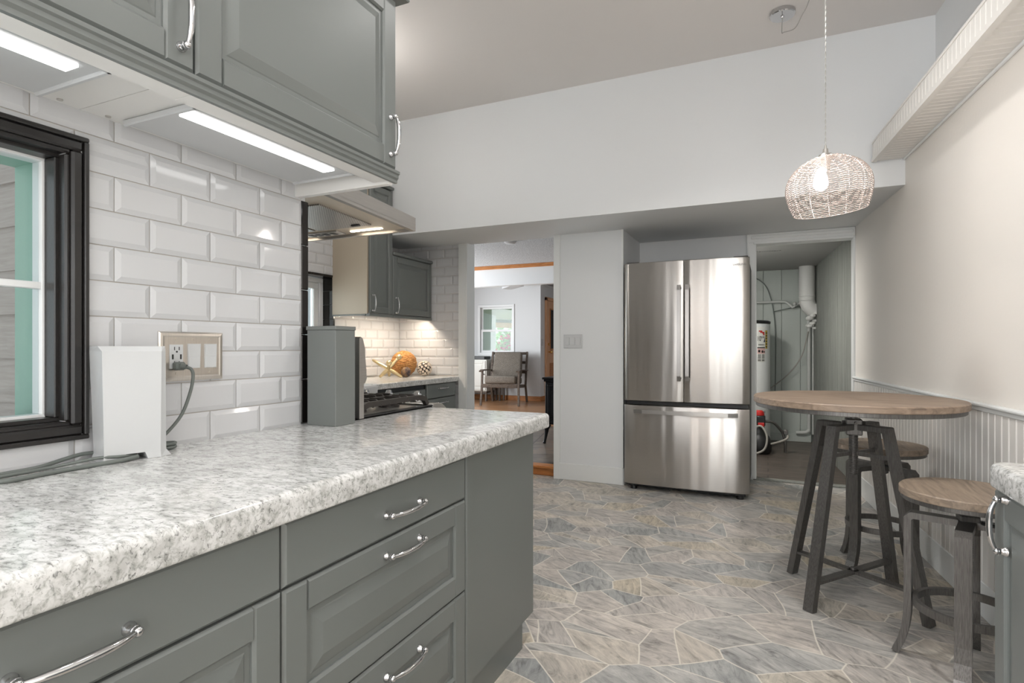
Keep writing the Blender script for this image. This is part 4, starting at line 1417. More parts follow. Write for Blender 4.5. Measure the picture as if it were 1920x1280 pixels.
def fridge_front(x0, x1, z0, z1):
    b = MB()
    xm, hw = (FX0 + FX1) / 2, (FX1 - FX0) / 2
    n = 18
    fr, bk = [], []
    for i in range(n + 1):
        x = x0 + (x1 - x0) * i / n
        s = (x - xm) / hw
        y = 4.430 - 0.016 * (1 - s * s) + 0.010 * max(0, (abs(s) - 0.95) / 0.05) ** 2
        e = min(x - x0, x1 - x)
        if e < 0.008:
            y += 0.006 * (1 - e / 0.008)
        fr.append((x, y))
    prof = [(0.0, 0.004), (0.004, 0.0)]
    rows_ = []
    for zz, off in ((z0, 0.010), (z0 + 0.004, 0.002), (z0 + 0.010, 0.0), (z1 - 0.010, 0.0), (z1 - 0.004, 0.002), (z1, 0.010)):
        rows_.append([b.bm.verts.new((x, y + off, zz)) for x, y in fr])
    for r0, r1 in zip(rows_, rows_[1:]):
        for i in range(n):
            b.bm.faces.new((r0[i], r0[i + 1], r1[i + 1], r1[i]))
    yb = 4.505
    k = [b.bm.verts.new(p) for p in ((x0, yb, z0), (x1, yb, z0), (x1, yb, z1), (x0, yb, z1))]
    b.bm.faces.new(k)
    b.bm.faces.new(rows_[0] + [k[1], k[0]])
    b.bm.faces.new(rows_[-1] + [k[2], k[3]])
    b.bm.faces.new([r_[0] for r_ in rows_] + [k[3], k[0]])
    b.bm.faces.new([r_[-1] for r_ in rows_] + [k[2], k[1]])
    return b


dl = fridge_front(FX0, -0.5815, 0.699, 1.776).build('door', M['steel'], t, True)
dr = fridge_front(-0.5775, FX1, 0.699, 1.776).build('door', M['steel'], t, True)
dd = fridge_front(FX0, FX1, 0.046, 0.667).build('freezer_drawer', M['steel'], t, True)
for xh, d in ((-0.6095, dl), (-0.5495, dr)):
    b = MB()
    b.sweep([(xh, 4.414, 0.885), (xh, 4.376, 0.868), (xh, 4.370, 0.90), (xh, 4.368, 1.22), (xh, 4.370, 1.545), (xh, 4.376, 1.578), (xh, 4.414, 1.560)], 0.027, 0.010, (1, 0, 0))
    b.build('handle', M['handle_steel'], d)
b = MB()
pts = [(-0.935, 4.425, 0.622), (-0.945, 4.388, 0.622)] + [(-0.945 + 0.742 * i / 12, 4.378 - 0.012 * (1 - (i / 6 - 1) ** 2), 0.622) for i in range(1, 12)] + [(-0.203, 4.388, 0.622), (-0.213, 4.425, 0.622)]
b.sweep(pts, 0.030, 0.010, (0, 0, 1))
b.build('handle', M['steel_plain'], dd)
text_obj('lettering', 'SAMSUNG', 0.020, (-0.188, 4.4185, 1.713), (90, 0, 3), M['logo_ink'], dr)
MB().box(FX0 + 0.03, FX1 - 0.03, 4.52, 4.56, 0.012, 0.05).build('kick_grille', M['black'], t)
MB().box(FX0 + 0.01, FX1 - 0.01, 4.50, 4.52, 0.667, 0.70).build('door_gasket', M['black'], t)
for x0 in (FX0 + 0.03, FX1 - 0.10):
    b = MB()
    b.box(x0, x0 + 0.07, 4.462, 4.53, 0.026, 0.045, 0.004).cyl((x0 + 0.035, 4.49, 0), (x0 + 0.035, 4.49, 0.028), 0.026, 0.022, 16)
    b.build('leveling_foot', M['black'], t)
for x0 in (FX0 + 0.012, FX1 - 0.11):
    MB().box(x0, x0 + 0.10, 4.46, 4.54, 1.7775, 1.785, 0.003).build('hinge_cover', M['dark'], t)

# switches on the pillar
t = empty('wall_plate', (-1.493, 4.54, 1.10), 'white three rocker switch plate on the pillar left of the refrigerator', 'switch plate')
MB().rings((-1.576, 4.5445, 1.107), UX, UZ, -UY, 0.164, 0.118, [(0, 0), (0, 0.004), (0.006, 0.007)]).build('plate', M['white_plastic'], t)
for i in range(3):
    MB().rings((-1.576 + 0.017 + i * 0.0465, 4.5375, 1.133), UX, UZ, -UY, 0.035, 0.066, [(0, 0), (0, 0.002), (0.002, 0.0045)]).build('rocker_switch', M['white_plastic'], t)

# ------------------------------------------------------------------ table and stools
def table():
    cx, cy = 0.349, 2.942
    zt_ = 0.893
    t = empty('pub_table', (cx, cy, 0), 'round wooden pub table with dark iron legs near the refrigerator', 'table')
    MB().lathe([(0.395, zt_ - 0.029), (0.409, zt_ - 0.029), (0.412, zt_ - 0.026), (0.412, zt_ - 0.004), (0.408, zt_), (0.2, zt_)], (cx, cy, 0), 96).build('tabletop', M['top_wood'], t, True)
    MB().lathe([(0.30, zt_ - 0.047), (0.400, zt_ - 0.047), (0.402, zt_ - 0.045), (0.402, zt_ - 0.0295), (0.30, zt_ - 0.0295)], (cx, cy, 0), 96).build('rim_band', M['iron'], t, True)
    a0 = R(27.5) + math.atan(480 / 1060)
    zleg = 0.772
    b = MB()
    b.box(cx - 0.032, cx + 0.032, cy - 0.032, cy + 0.032, zleg - 0.045, zleg + 0.027, 0.004)
    b.cyl((cx, cy, zleg - 0.22), (cx, cy, zt_ - 0.047), 0.017, None, 20)
    for k in range(26):
        z = zleg - 0.222 + k * 0.007
        b.lathe([(0.017, z), (0.0195, z + 0.002), (0.0195, z + 0.003), (0.017, z + 0.005)], (cx, cy, 0), 20)
    b.build('screw_post', M['iron'], t)
    for k in range(4):
        a = a0 + k * PI / 2
        rd, td = V((math.cos(a), math.sin(a), 0)), V((-math.sin(a), math.cos(a), 0))
        c = V((cx, cy, 0))
        MB().sweep([c + rd * 0.145 + V((0, 0, zleg + 0.012)), c + rd * 0.145 + V((0, 0, zleg)), c + rd * 0.305 + V((0, 0, 0))][1:], 0.044, 0.030, td).build('leg', M['iron'], t)
        MB().bar(c + rd * 0.030 + V((0, 0, zleg - 0.008)), c + rd * 0.158 + V((0, 0, zleg - 0.008)), 0.046, 0.026, td, 0.002).build('top_arm', M['iron'], t)
        MB().bar(c + V((0, 0, 0.645)) + rd * 0.0, c + rd * 0.168 + V((0, 0, 0.645)), 0.010, 0.016, td).build('brace_rod', M['iron'], t)
        MB().bar(c + V((0, 0, 0.115)), c + rd * 0.272 + V((0, 0, 0.115)), 0.036, 0.012, td).build('stretcher', M['iron'], t)
    MB().cyl((cx, cy, 0.104), (cx, cy, 0.132), 0.012, None, 12).build('bolt', M['iron'], t)
    b = MB()
    for k in range(4):
        a = a0 + PI / 4 + k * PI / 2
        b.cyl((cx + 0.03 * math.cos(a), cy + 0.03 * math.sin(a), zleg + 0.01), (cx + 0.046 * math.cos(a), cy + 0.046 * math.sin(a), zleg + 0.01), 0.007, None, 10)
    b.build('clamp_bolts', M['iron'], t)
    MB().lathe([(0.12, zt_ - 0.056), (0.12, zt_ - 0.0472)], (cx, cy, 0), 32).build('mounting_plate', M['iron'], t)
    return t


table()


def stool(cx, cy, a0, zs, label):
    t = empty('bar_stool', (cx, cy, 0), label, 'stool', 'round wooden bar stools by the beadboard wall')
    rs = 0.198
    MB().lathe([(rs - 0.01, zs - 0.028), (rs - 0.002, zs - 0.028), (rs, zs - 0.026), (rs, zs - 0.004), (rs - 0.004, zs), (0.1, zs)], (cx, cy, 0), 72).build('seat', M['seat_wood'], t, True)
    MB().lathe([(0.12, zs - 0.044), (rs - 0.008, zs - 0.044), (rs - 0.006, zs - 0.042), (rs - 0.006, zs - 0.0285), (0.12, zs - 0.0285)], (cx, cy, 0), 72).build('rim_band', M['iron'], t, True)
    b = MB()
    zl = 0.512
    b.box(cx - 0.028, cx + 0.028, cy - 0.028, cy + 0.028, zl - 0.035, zl + 0.03, 0.003)
    b.cyl((cx, cy, zl - 0.17), (cx, cy, zs - 0.043), 0.013, None, 16)
    b.cyl((cx, cy, zs - 0.052), (cx, cy, zs - 0.0445), 0.10, None, 32)
    for k in range(16):
        z = zl - 0.17 + k * 0.0075
        b.lathe([(0.013, z), (0.0152, z + 0.002), (0.0152, z + 0.003), (0.013, z + 0.005)], (cx, cy, 0), 16)
    b.build('screw_post', M['iron'], t)
    c = V((cx, cy, 0))
    b = MB()
    b.tube([c + V((0.03, -0.03, zl + 0.012)), c + V((0.075, -0.075, zl + 0.012))], 0.006, 10).ball(c + V((0.078, -0.078, zl + 0.012)), 0.012, 12)
    b.build('lock_knob', M['black'], t, True)
    for k in range(4):
        a = a0 + k * PI / 2
        rd, td = V((math.cos(a), math.sin(a), 0)), V((-math.sin(a), math.cos(a), 0))
        pts = [(0.026, zl), (0.158, zl), (0.170, zl - 0.012), (0.170, 0.20), (0.172, 0.15), (0.178, 0.10), (0.190, 0.05), (0.208, 0.006)]
        b = MB().sweep([c + rd * r + V((0, 0, z)) for r, z in pts], 0.046, 0.023, td)
        b.build('leg', M['iron'], t)
    pts = [c + V((0.148 * math.cos(2 * PI * i / 48), 0.148 * math.sin(2 * PI * i / 48), 0.215)) for i in range(48)]
    b = MB()
    rings_ = []
    for p in pts:
        d = (p - c)
        d.z = 0
        d.normalize()
        rings_.append([b.bm.verts.new(q) for q in (p - d * 0.006 - UZ * 0.013, p + d * 0.009 - UZ * 0.013, p + d * 0.009 + UZ * 0.013, p - d * 0.006 + UZ * 0.013)])
    for i in range(48):
        r0, r1 = rings_[i], rings_[(i + 1) % 48]
        for k in range(4):
            b.bm.faces.new((r0[k], r0[(k + 1) % 4], r1[(k + 1) % 4], r1[k]))
    b.build('foot_ring', M['iron'], t, True)
    return t


th = math.atan(480 / 1060)
st = stool(0.628, 2.423, R(231.2 - 4) + th, 0.626, 'round wooden bar stool nearest the camera, partly behind the grey right hand cabinet')
s2 = copy_tree(st)
s2.location = (0.522, 3.398, 0)
s2.rotation_euler = (0, 0, R(-28.6))
s2['label'] = 'round wooden bar stool standing behind the pub table against the beadboard'

# ------------------------------------------------------------------ right-hand cabinet near the camera
t = empty('base_cabinet', (0.72, 1.0, 0), 'pale grey base cabinet with chrome handle in the bottom right corner', 'cabinet')
MB().box(0.492, XR(1.2) - 0.06, 0.2, 1.632, 0.10, 0.798).build('carcass', M['grey_cab'], t)
for y0, y1, hy in ((1.06, 1.636, 1.556), (0.47, 1.055, 0.55)):
    d = panel_front((0.492, y0, 0.115), UY, UZ, -UX, y1 - y0, 0.682, 0.020, 0.062).build('door', M['grey_cab'], t)
    handle_mesh((0.472, hy, 0.732), UZ, -UX, 0.112).build('handle', M['chrome'], d, True)
MB().box(0.54, XR(1.2) - 0.06, 0.2, 1.635, 0, 0.098).build('toe_kick', M['grey_cab'], t)
b = rounded_slab(-(XR(1.0) - 0.06), -0.458, 0.2, 1.642, 0.803, ZC, 0.02, 0.035)
for v in b.bm.verts:
    v.co.x = -v.co.x
tag(b.build('countertop', M['granite'], None, True), 'speckled white worktop corner at the right edge, over the pale grey cabinet', 'worktop')

# ------------------------------------------------------------------ pendant lamp
pc = V((0.236, 2.795, 0))
PZ0, PZ1 = 1.708, 1.946
t = empty('pendant_lamp', (pc.x, pc.y, PZ0), 'lit woven white wire pendant lamp hanging above the pub table', 'lamp')
tilt = Matrix.Rotation(R(5), 3, V((-0.911, -0.4125, 0)).cross(UZ).normalized()) if False else Matrix.Rotation(R(-5), 3, V((-0.4125, 0.911, 0)))
H_ = PZ1 - PZ0


def shade_r(s):
    """radius at height fraction s from the rim (0) to the crown (1)"""
    if s < 0.42:
        return 0.143 + 0.024 * math.sin(PI / 2 * s / 0.42)
    q = (s - 0.42) / 0.58
    return 0.167 * max(0.0, 1 - q ** 2.1) ** 0.55


b = MB()
NR = 30
for k in range(NR):
    s = 1 - (1 - k / (NR - 1)) ** 1.0
    s = k / (NR - 1) * 0.985
    r = max(0.022, shade_r(s))
    n = max(24, int(r * 460))
    n += n % 2
    for ph0 in (0, 1):
        pts = []
        for i in range(n):
            a = 2 * PI * i / n
            sg = 1 if (i + ph0) % 2 else -1
            p = V(((r + 0.0014 * sg) * math.cos(a), (r + 0.0014 * sg) * math.sin(a), H_ * (s - 0.5) + 0.0012 * sg * (1 if ph0 else -1)))
            pts.append(pc + V((0, 0, PZ0 + H_ / 2)) + tilt @ p)
        b.tube(pts, 0.0013, 4, closed=True)
for k in range(14):
    a = 2 * PI * k / 14 + 0.15
    pts = []
    for i in range(15):
        s = i / 14 * 0.985
        r = max(0.022, shade_r(s))
        pts.append(pc + V((0, 0, PZ0 + H_ / 2)) + tilt @ V((r * math.cos(a), r * math.sin(a), H_ * (s - 0.5))))
    b.tube(pts, 0.0011, 5)
pts = [pc + V((0, 0, PZ0 + H_ / 2)) + tilt @ V((0.144 * math.cos(2 * PI * i / 64), 0.144 * math.sin(2 * PI * i / 64), -H_ / 2)) for i in range(64)]
b.tube(pts, 0.0021, 6, closed=True)
b.build('lamp_shade', M['wire'], t, True)
top = pc + V((0, 0, PZ0 + H_ / 2)) + tilt @ V((0, 0, H_ * 0.485))
b = MB()
b.cyl(top + V((0, 0, -0.004)), top + V((0, 0, 0.010)), 0.034, 0.026, 24).cyl(top + V((0, 0, 0.010)), top + V((0, 0, 0.034)), 0.013, 0.010, 16).cyl(top + V((0, 0, 0.034)), top + V((0, 0, 0.05)), 0.006, 0.004, 12)
b.cyl(top + V((0, 0, -0.06)), top + V((0, 0, -0.004)), 0.017, 0.02, 16)
b.build('socket', M['socket'], t, True)
bc = V((pc.x - 0.028, pc.y - 0.012, PZ0 + 0.128))
b = MB()
b.lathe([(0.010, 0.055), (0.014, 0.045), (0.024, 0.02), (0.0295, -0.004), (0.028, -0.020), (0.018, -0.035), (0.004, -0.041)], bc, 24)
b.tube([top + V((0, 0, -0.06)), bc + V((0, 0, 0.055))], [0.012, 0.011], 12)
b.build('bulb', M['bulb'], t, True)
b = MB()
x0, y0 = top.x, top.y
hook = V((x0, y0, ZT - 0.03))
for ph in (0, PI):
    pts = [V((x0 + 0.0016 * math.cos(ph + k * 0.8), y0 + 0.0016 * math.sin(ph + k * 0.8), top.z + 0.048 + (hook.z - top.z - 0.048) * k / 150)) for k in range(151)]
    b.tube(pts, 0.0015, 5)
cp = V((0.075, 3.573, ZT))
b.tube(smooth_path([cp + V((0, 0, -0.03)), V((0.072, 3.567, 2.912)), V((0.084, 3.55, 2.900)), V((0.134, 3.486, 2.877)), V((0.165, 3.423, 2.904)), V((0.197, 3.361, 2.945)), V((0.22, 3.1, 2.97)), hook + V((0, 0.02, 0.005)), hook]), 0.0026, 6)
b.build('cord', M['cordm'], t)
MB().lathe([(0.066, -0.001), (0.068, -0.004), (0.068, -0.022), (0.064, -0.027), (0.010, -0.029), (0.009, -0.036), (0.005, -0.04)], cp, 40).build('ceiling_canopy', M['chrome'], t, True)
MB().tube([hook + V((0, 0, 0.029)), hook + V((0, 0, 0.012)), hook + V((0.012, 0, 0.0)), hook + V((0, 0, -0.010)), hook + V((-0.008, 0, -0.004))], 0.003, 8).build('ceiling_hook', M['chrome'], t)

# globe lamps added as fill behind the camera, over the aisle, in the kitchen
for x, y, r, dz, gm, lb in ((-0.25, -1.7, 0.13, 0.9, 'globe', 'added white globe lamp hanging behind the camera'), (-0.05, 1.25, 0.11, 0.72, 'globe_soft', 'added white globe lamp hanging over the aisle, above the picture'), (-2.45, 2.75, 0.085, 0.42, 'globe_warm', 'added white globe lamp hanging in the far kitchen')):
    t = empty('added_globe_lamp', (x, y, ZT - dz - 0.01), lb, 'lamp', 'added globe lamps on the high ceiling')
    MB().lathe([(0.07, -0.001), (0.07, -0.02), (0.05, -0.03)], (x, y, ZT), 24).build('canopy', M['chrome'], t, True)
    MB().cyl((x, y, ZT - 0.03), (x, y, ZT - dz + 2 * r - 0.004), 0.008, None, 10).build('stem', M['chrome'], t)
    MB().ball((x, y, ZT - dz + r), r, 32).build('globe', M[gm], t, True)

for x, y, lb in ((-0.22, 2.5, 'added recessed ceiling light over the aisle before the refrigerator'), (-0.30, 1.05, 'added recessed ceiling light over the long worktop')):  # unseen recessed lights added to brighten floor and worktop
    t = empty('added_recessed_light', (x, y, ZT - 0.01), lb, 'light', 'added recessed ceiling lights')
    MB().lathe([(0.105, -0.001), (0.105, -0.006), (0.09, -0.009), (0.085, -0.001)], (x, y, ZT), 32, None, False).build('trim_ring', M['trim'], t, True)
    MB().lathe([(0.084, -0.001), (0.084, -0.004), (0.03, -0.005)], (x, y, ZT), 32).build('lens', M['globe_soft'], t)

# glazed back opening added behind the camera for fill light
w3 = empty('added_window_back', (-0.3, -2.80, 0.5), kind='structure')
b = MB()
for x0, x1, z0, z1 in ((-0.55, 0.62, 0.5, 0.56), (-0.55, 0.62, 2.34, 2.4), (-0.55, -0.49, 0.56, 2.34), (0.56, 0.62, 0.56, 2.34), (0.0, 0.06, 0.56, 2.34)):
    b.box(x0, x1, -2.84, -2.76, z0, z1, 0.004)
b.build('window_frame', M['trim'], w3)
MB().box(-0.49, 0.56, -2.802, -2.798, 0.56, 2.34).build('window_pane', M['glass'], w3)
d2 = empty('added_door', (-1.0, -2.74, 0), kind='structure')  # brown door added to give the refrigerator dark reflections
MB().box(-1.40, -0.66, -2.748, -2.70, 0.01, 2.05, 0.003).build('door_leaf', M['dark_wood'], d2)
MB().box(-1.446, -1.402, -2.748, -2.69, 0, 2.10, 0.003).box(-0.658, -0.60, -2.748, -2.69, 0, 2.10, 0.003).box(-1.446, -0.60, -2.748, -2.69, 2.055, 2.12, 0.003).build('door_casing', M['door_oak'], d2)

# ------------------------------------------------------------------ utility room
UY1 = 7.50
struct(MB().box(-1.07, 0.9, YF + 0.0, UY1 + 0.1, -0.08, 0.004).build('floor_utility', M['util_floor']))
struct(MB().box(DX0 - 0.02, 0.64, YF - 0.03, YF + 0.06, 0.0, 0.008, 0.002).build('trim_9', M['util_panel']))
struct(MB().box(-1.07, 0.9, YF + 0.12, UY1 + 0.1, 2.04, 2.12).build('ceiling_utility', M['util_ceil']))
b = MB()
xx = -1.05
while xx < 0.62:
    b.box(xx, xx + 0.196, UY1, UY1 + 0.03, 0, 2.04, 0.002)
    xx += 0.2
b.box(-1.07, 0.8, UY1 + 0.02, UY1 + 0.1, 0, 2.04)
struct(b.build('wall_utility_back', M['util_wall']))
b = MB()
yy = YF + 0.12
k = 0
while yy < UY1:
    wd = (0.10, 0.16, 0.08, 0.13, 0.2)[k % 5]
    e = min(yy + wd, UY1)
    p = lambda y, o: V((0.630 - 0.0700 * (y - 5.35) + o, y, 0))
    b.hexa([p(yy + 0.003, 0), p(e - 0.003, 0), p(e, 0.05), p(yy, 0.05), p(yy + 0.003, 0) + UZ * 2.04, p(e - 0.003, 0) + UZ * 2.04, p(e, 0.05) + UZ * 2.04, p(yy, 0.05) + UZ * 2.04])
    yy = e
    k += 1
struct(b.build('wall_utility_right', M['util_panel']))
struct(MB().box(-1.07, -1.0, YF + 0.12, UY1, 0, 2.04).build('wall_utility_left', M['util_wall']))
area('fill_utility', (-0.45, 5.6, 2.0), (0, 0, 0), 0.2, 0.2, 22.0, (1, 0.97, 0.92))  # unseen lamp added to brighten the utility room
t = empty('added_ceiling_light', (-0.45, 5.6, 2.01), 'added small ceiling light in the utility room, hidden behind the refrigerator wall', 'light')
MB().lathe([(0.13, -0.001), (0.13, -0.02), (0.10, -0.032)], (-0.45, 5.6, 2.04), 24).build('base', M['trim'], t, True)

t = empty('water_heater', (-0.255, 6.90, 0), 'white water heater tank with warning labels in the utility room', 'water heater')
tc = V((-0.262, 6.94, 0))
tr = 0.285
MB().lathe([(tr - 0.01, 0.10), (tr, 0.11), (tr, 1.365), (tr - 0.004, 1.375), (tr - 0.03, 1.378)], tc, 64).build('tank', M['tank'], t, True)
MB().lathe([(tr + 0.002, 1.378), (tr + 0.004, 1.384), (tr + 0.004, 1.402), (tr - 0.02, 1.412), (0.1, 1.416)], tc, 64).build('top_cap', M['black'], t, True)
MB().lathe([(tr - 0.04, 0.005), (tr - 0.02, 0.10), (tr - 0.05, 0.101)], tc, 48).build('base', M['dark'], t, True)


def patch(a0, a1, z0, z1, mat, r_, parent, name):
    """paper on the tank: angles in degrees around its axis"""
    b = MB()
    n = 8
    lo, hi = [], []
    for i in range(n + 1):
        a = R(a0 + (a1 - a0) * i / n)
        p = tc + V((math.cos(a), math.sin(a), 0)) * r_
        lo.append(b.bm.verts.new((p.x, p.y, z0)))
        hi.append(b.bm.verts.new((p.x, p.y, z1)))
    for i in range(n):
        b.bm.faces.new((lo[i], lo[i + 1], hi[i + 1], hi[i]))
    return b.build(name, mat, parent)


lb = patch(-57, -36, 0.955, 1.335, M['paper'], tr + 0.0012, t, 'rating_label')
patch(-34.5, -27, 1.10, 1.30, M['yellow'], tr + 0.0012, t, 'energy_label')
patch(-75, -59, 1.10, 1.30, M['paper'], tr + 0.0012, t, 'notice_label')
patch(-57, -36, 1.105, 1.117, M['ink'], tr + 0.0016, lb, 'black_stripe')
patch(-57, -36, 1.045, 1.104, M['pinkpaper'], tr + 0.0016, lb, 'warning_panel')


def tank_text(body, size, ang, z, mat, parent, sx=1.0):
    a = R(ang)
    p = tc + V((math.cos(a), math.sin(a), 0)) * (tr + 0.0026)
    return text_obj('lettering', body, size, (p.x, p.y, z), (90, 0, ang + 90), mat, parent, 0.0003, 'CENTER', sx)


tank_text('10', 0.075, -53, 1.185, M['ink'], lb, 0.7)
tank_text('YEAR', 0.030, -43.5, 1.215, M['ink'], lb, 0.8)
tank_text('WARRANTY', 0.022, -47, 1.135, M['ink'], lb, 0.7)
# red and navy flashes, warning pictograms and text bars of the rating label
b = MB()
for (a, z, w, h) in ((-49, 1.285, 0.045, 0.012), (-45, 1.272, 0.05, 0.012), (-41, 1.262, 0.03, 0.018), (-40, 1.247, 0.02, 0.014)):
    q = tc + V((math.cos(R(a)), math.sin(R(a)), 0)) * (tr + 0.0022)
    b.bar(q + V((0, 0, z)), q + V((0, 0, z + h)), w, 0.0008, V((-math.sin(R(a)), math.cos(R(a)), 0)))
b.build('red_flash', M['red'], lb)
q = lambda a, z: tc + V((math.cos(R(a)), math.sin(R(a)), 0)) * (tr + 0.0026) + V((0, 0, z))
MB().face(q(-41, 1.17), q(-36.3, 1.17), q(-36.3, 1.225)).build('navy_corner', M['navy'], lb)
b = MB()
for a, z in ((-52.5, 1.073), (-44, 1.068), (-38.5, 1.066)):
    n_ = V((math.cos(R(a)), math.sin(R(a)), 0))
    b.cyl(q(a, z), q(a, z) + n_ * 0.0005, 0.014 if a < -40 else 0.008, None, 14)
for k, z in enumerate((1.030, 1.018, 1.006, 0.994, 0.976, 0.966)):
    for a0, a1 in ((-56, -48), (-45.5, -38)):
        for j in range(4):
            a = a0 + (a1 - a0) * (j + 0.5) / 4
            b.bar(q(a, z), q(a, z + 0.006), 0.009, 0.0006, V((-math.sin(R(a)), math.cos(R(a)), 0)))
b.build('printed_lines', M['ink'], lb)
b = MB()
for k in range(9):
    z = 1.115 + k * 0.02
    for j in range(4):
        a = -73 + j * 3.6
        b.bar(q(a, z), q(a, z + 0.007), 0.014, 0.0006, V((-math.sin(R(a)), math.cos(R(a)), 0)))
for k in range(6):
    z = 1.115 + k * 0.03
    for j in range(2):
        a = -32.5 + j * 3
        b.bar(q(a, z), q(a, z + 0.012), 0.012, 0.0006, V((-math.sin(R(a)), math.cos(R(a)), 0)))
b.build('printed_lines', M['ink'], t)
tank_text('WARNING', 0.03, -48, 0.40, M['ink'], t, 0.8)

b = MB()
dx, dy = 0.405, 7.27
b.tube([(dx, dy, 2.039), (dx, dy, 1.68), (dx + 0.004, dy, 1.63), (dx + 0.020, dy + 0.005, 1.585), (dx + 0.055, dy + 0.012, 1.545), (dx + 0.085, dy + 0.02, 1.53)], 0.083, 28)
for z in (1.685, 1.64):
    b.lathe([(0.083, z), (0.087, z + 0.006), (0.083, z + 0.012)], (dx, dy, 0), 28, None, False)
fd = tag(b.build('flue_duct', M['duct'], None, True), 'fat white flue duct dropping from the utility ceiling and bending right', 'duct')
b = MB()
for k in range(7):
    b.ball((dx + 0.085 - 0.03 * (k % 3), dy - 0.05 + 0.01 * k, 1.50 - 0.028 * k), 0.020 + 0.006 * ((k * 7) % 3), 10, (1.3, 1, 0.8))
b.build('foil_wrap', M['duct'], fd)
b = MB()
b.tube(smooth_path([(-0.30, 7.44, 1.655), (0.0, 7.44, 1.655), (0.165, 7.44, 1.655), (0.20, 7.44, 1.645), (0.245, 7.43, 1.605), (0.268, 7.43, 1.588), (0.29, 7.43, 1.602), (0.32, 7.43, 1.622), (0.42, 7.42, 1.640)], 5), 0.014, 12)
b.ball((0.285, 7.41, 1.625), 0.022, 12)
tag(b.build('water_pipe', M['pipe'], None, True), 'grey horizontal water pipe with a dip and valve on the utility back wall', 'pipe')
b = MB()
b.tube(smooth_path([(0.435, 7.44, 1.585), (0.435, 7.44, 0.9), (0.435, 7.44, 0.20), (0.43, 7.43, 0.145), (0.39, 7.42, 0.12), (0.30, 7.42, 0.115)], 6), 0.021, 14)
tag(b.build('water_pipe', M['pipe'], None, True), 'white vertical pipe dropping from below the flue duct elbow', 'pipe')
tag(MB().tube([(0.478, 7.45, 1.50), (0.478, 7.45, 0.10)], 0.012, 10).build('conduit', M['pipe'], None, True), 'thin grey vertical conduit right of the white utility pipe', 'pipe')
b = MB()
b.tube(smooth_path([(-0.30, 7.46, 1.96), (-0.15, 7.46, 1.955), (-0.03, 7.46, 1.86), (0.03, 7.46, 1.70), (0.065, 7.46, 1.50), (0.082, 7.46, 1.25), (0.082, 7.46, 0.9), (0.075, 7.46, 0.5), (0.075, 7.46, 0.40)], 6), 0.006, 8)
b.tube(smooth_path([(0.06, 7.46, 1.54), (0.15, 7.46, 1.56), (0.28, 7.46, 1.585), (0.40, 7.46, 1.592)], 6), 0.005, 8)
tag(b.build('cable', M['grey_plastic'], None, True), 'grey wire arching down the utility back wall behind the water heater', 'cable')
tag(MB().tube(smooth_path([(0.425, 7.40, 1.30), (0.36, 7.40, 1.02), (0.22, 7.41, 0.80), (0.02, 7.42, 0.62)], 6), 0.006, 8).build('cable', M['hose'], None, True), 'thin hose sagging diagonally from the white pipe to the water heater', 'hose')
# pump with hoses
t = empty('water_pump', (-0.09, 6.45, 0), 'black pump with red cap and grey hose on the utility floor', 'pump')
pcx, pcy = -0.085, 6.50
b = MB()
b.lathe([(0.105, 0.006), (0.12, 0.03), (0.125, 0.10), (0.10, 0.18), (0.055, 0.23), (0.05, 0.30)], (pcx, pcy, 0), 28).box(pcx - 0.055, pcx + 0.06, pcy - 0.06, pcy + 0.06, 0.29, 0.40, 0.01)
b.build('body', M['black'], t, True)
MB().lathe([(0.05, 0.401), (0.052, 0.41), (0.045, 0.44), (0.03, 0.452)], (pcx, pcy, 0), 20).build('cap', M['red'], t, True)
MB().box(pcx - 0.01, pcx + 0.05, pcy - 0.075, pcy - 0.055, 0.29, 0.33, 0.004).build('red_fitting', M['red'], t)
b = MB()
b.tube(smooth_path([(pcx - 0.06, pcy, 0.35), (pcx - 0.13, pcy - 0.02, 0.36), (pcx - 0.165, pcy - 0.08, 0.25), (pcx - 0.16, pcy - 0.13, 0.10), (pcx - 0.06, pcy - 0.16, 0.022), (pcx + 0.05, pcy - 0.16, 0.07), (pcx + 0.075, pcy - 0.14, 0.20), (pcx + 0.02, pcy - 0.12, 0.30), (pcx - 0.05, pcy - 0.10, 0.26), (pcx - 0.05, pcy - 0.09, 0.16), (pcx + 0.05, pcy - 0.08, 0.11), (pcx + 0.16, pcy, 0.12), (pcx + 0.27, pcy + 0.05, 0.17), (pcx + 0.25, pcy + 0.08, 0.25)], 7), 0.011, 10)
b.build('hose', M['hose'], t, True)
b = MB()
b.tube(smooth_path([(pcx + 0.05, pcy, 0.34), (pcx + 0.13, pcy + 0.02, 0.33), (pcx + 0.19, pcy + 0.05, 0.27), (pcx + 0.23, pcy + 0.08, 0.20), (pcx + 0.25, pcy + 0.08, 0.10), (pcx + 0.25, pcy + 0.08, 0.012)], 6), 0.014, 10)
b.box(pcx + 0.235, pcx + 0.275, pcy + 0.05, pcy + 0.10, 0.20, 0.25, 0.005)
b.build('outlet_pipe', M['iron'], t, True)
struct(MB().box(-0.9, 0.46, 7.44, 7.498, 0.004, 0.09, 0.004).build('baseboard_utility', M['util_wall']))
b = MB()
for k in range(9):
    b.box(-0.08 + 0.022 * k, -0.062 + 0.022 * k, 5.97 + 0.008 * math.sin(k * 2.1), 5.975 + 0.012 * math.cos(k), 2.0385, 2.0399)
b.box(-0.10, -0.09, 5.93, 5.94, 2.0385, 2.0399)
tag(b.build('ceiling_stain', M['ink']), 'dark scuffed streak on the utility room ceiling', 'stain')

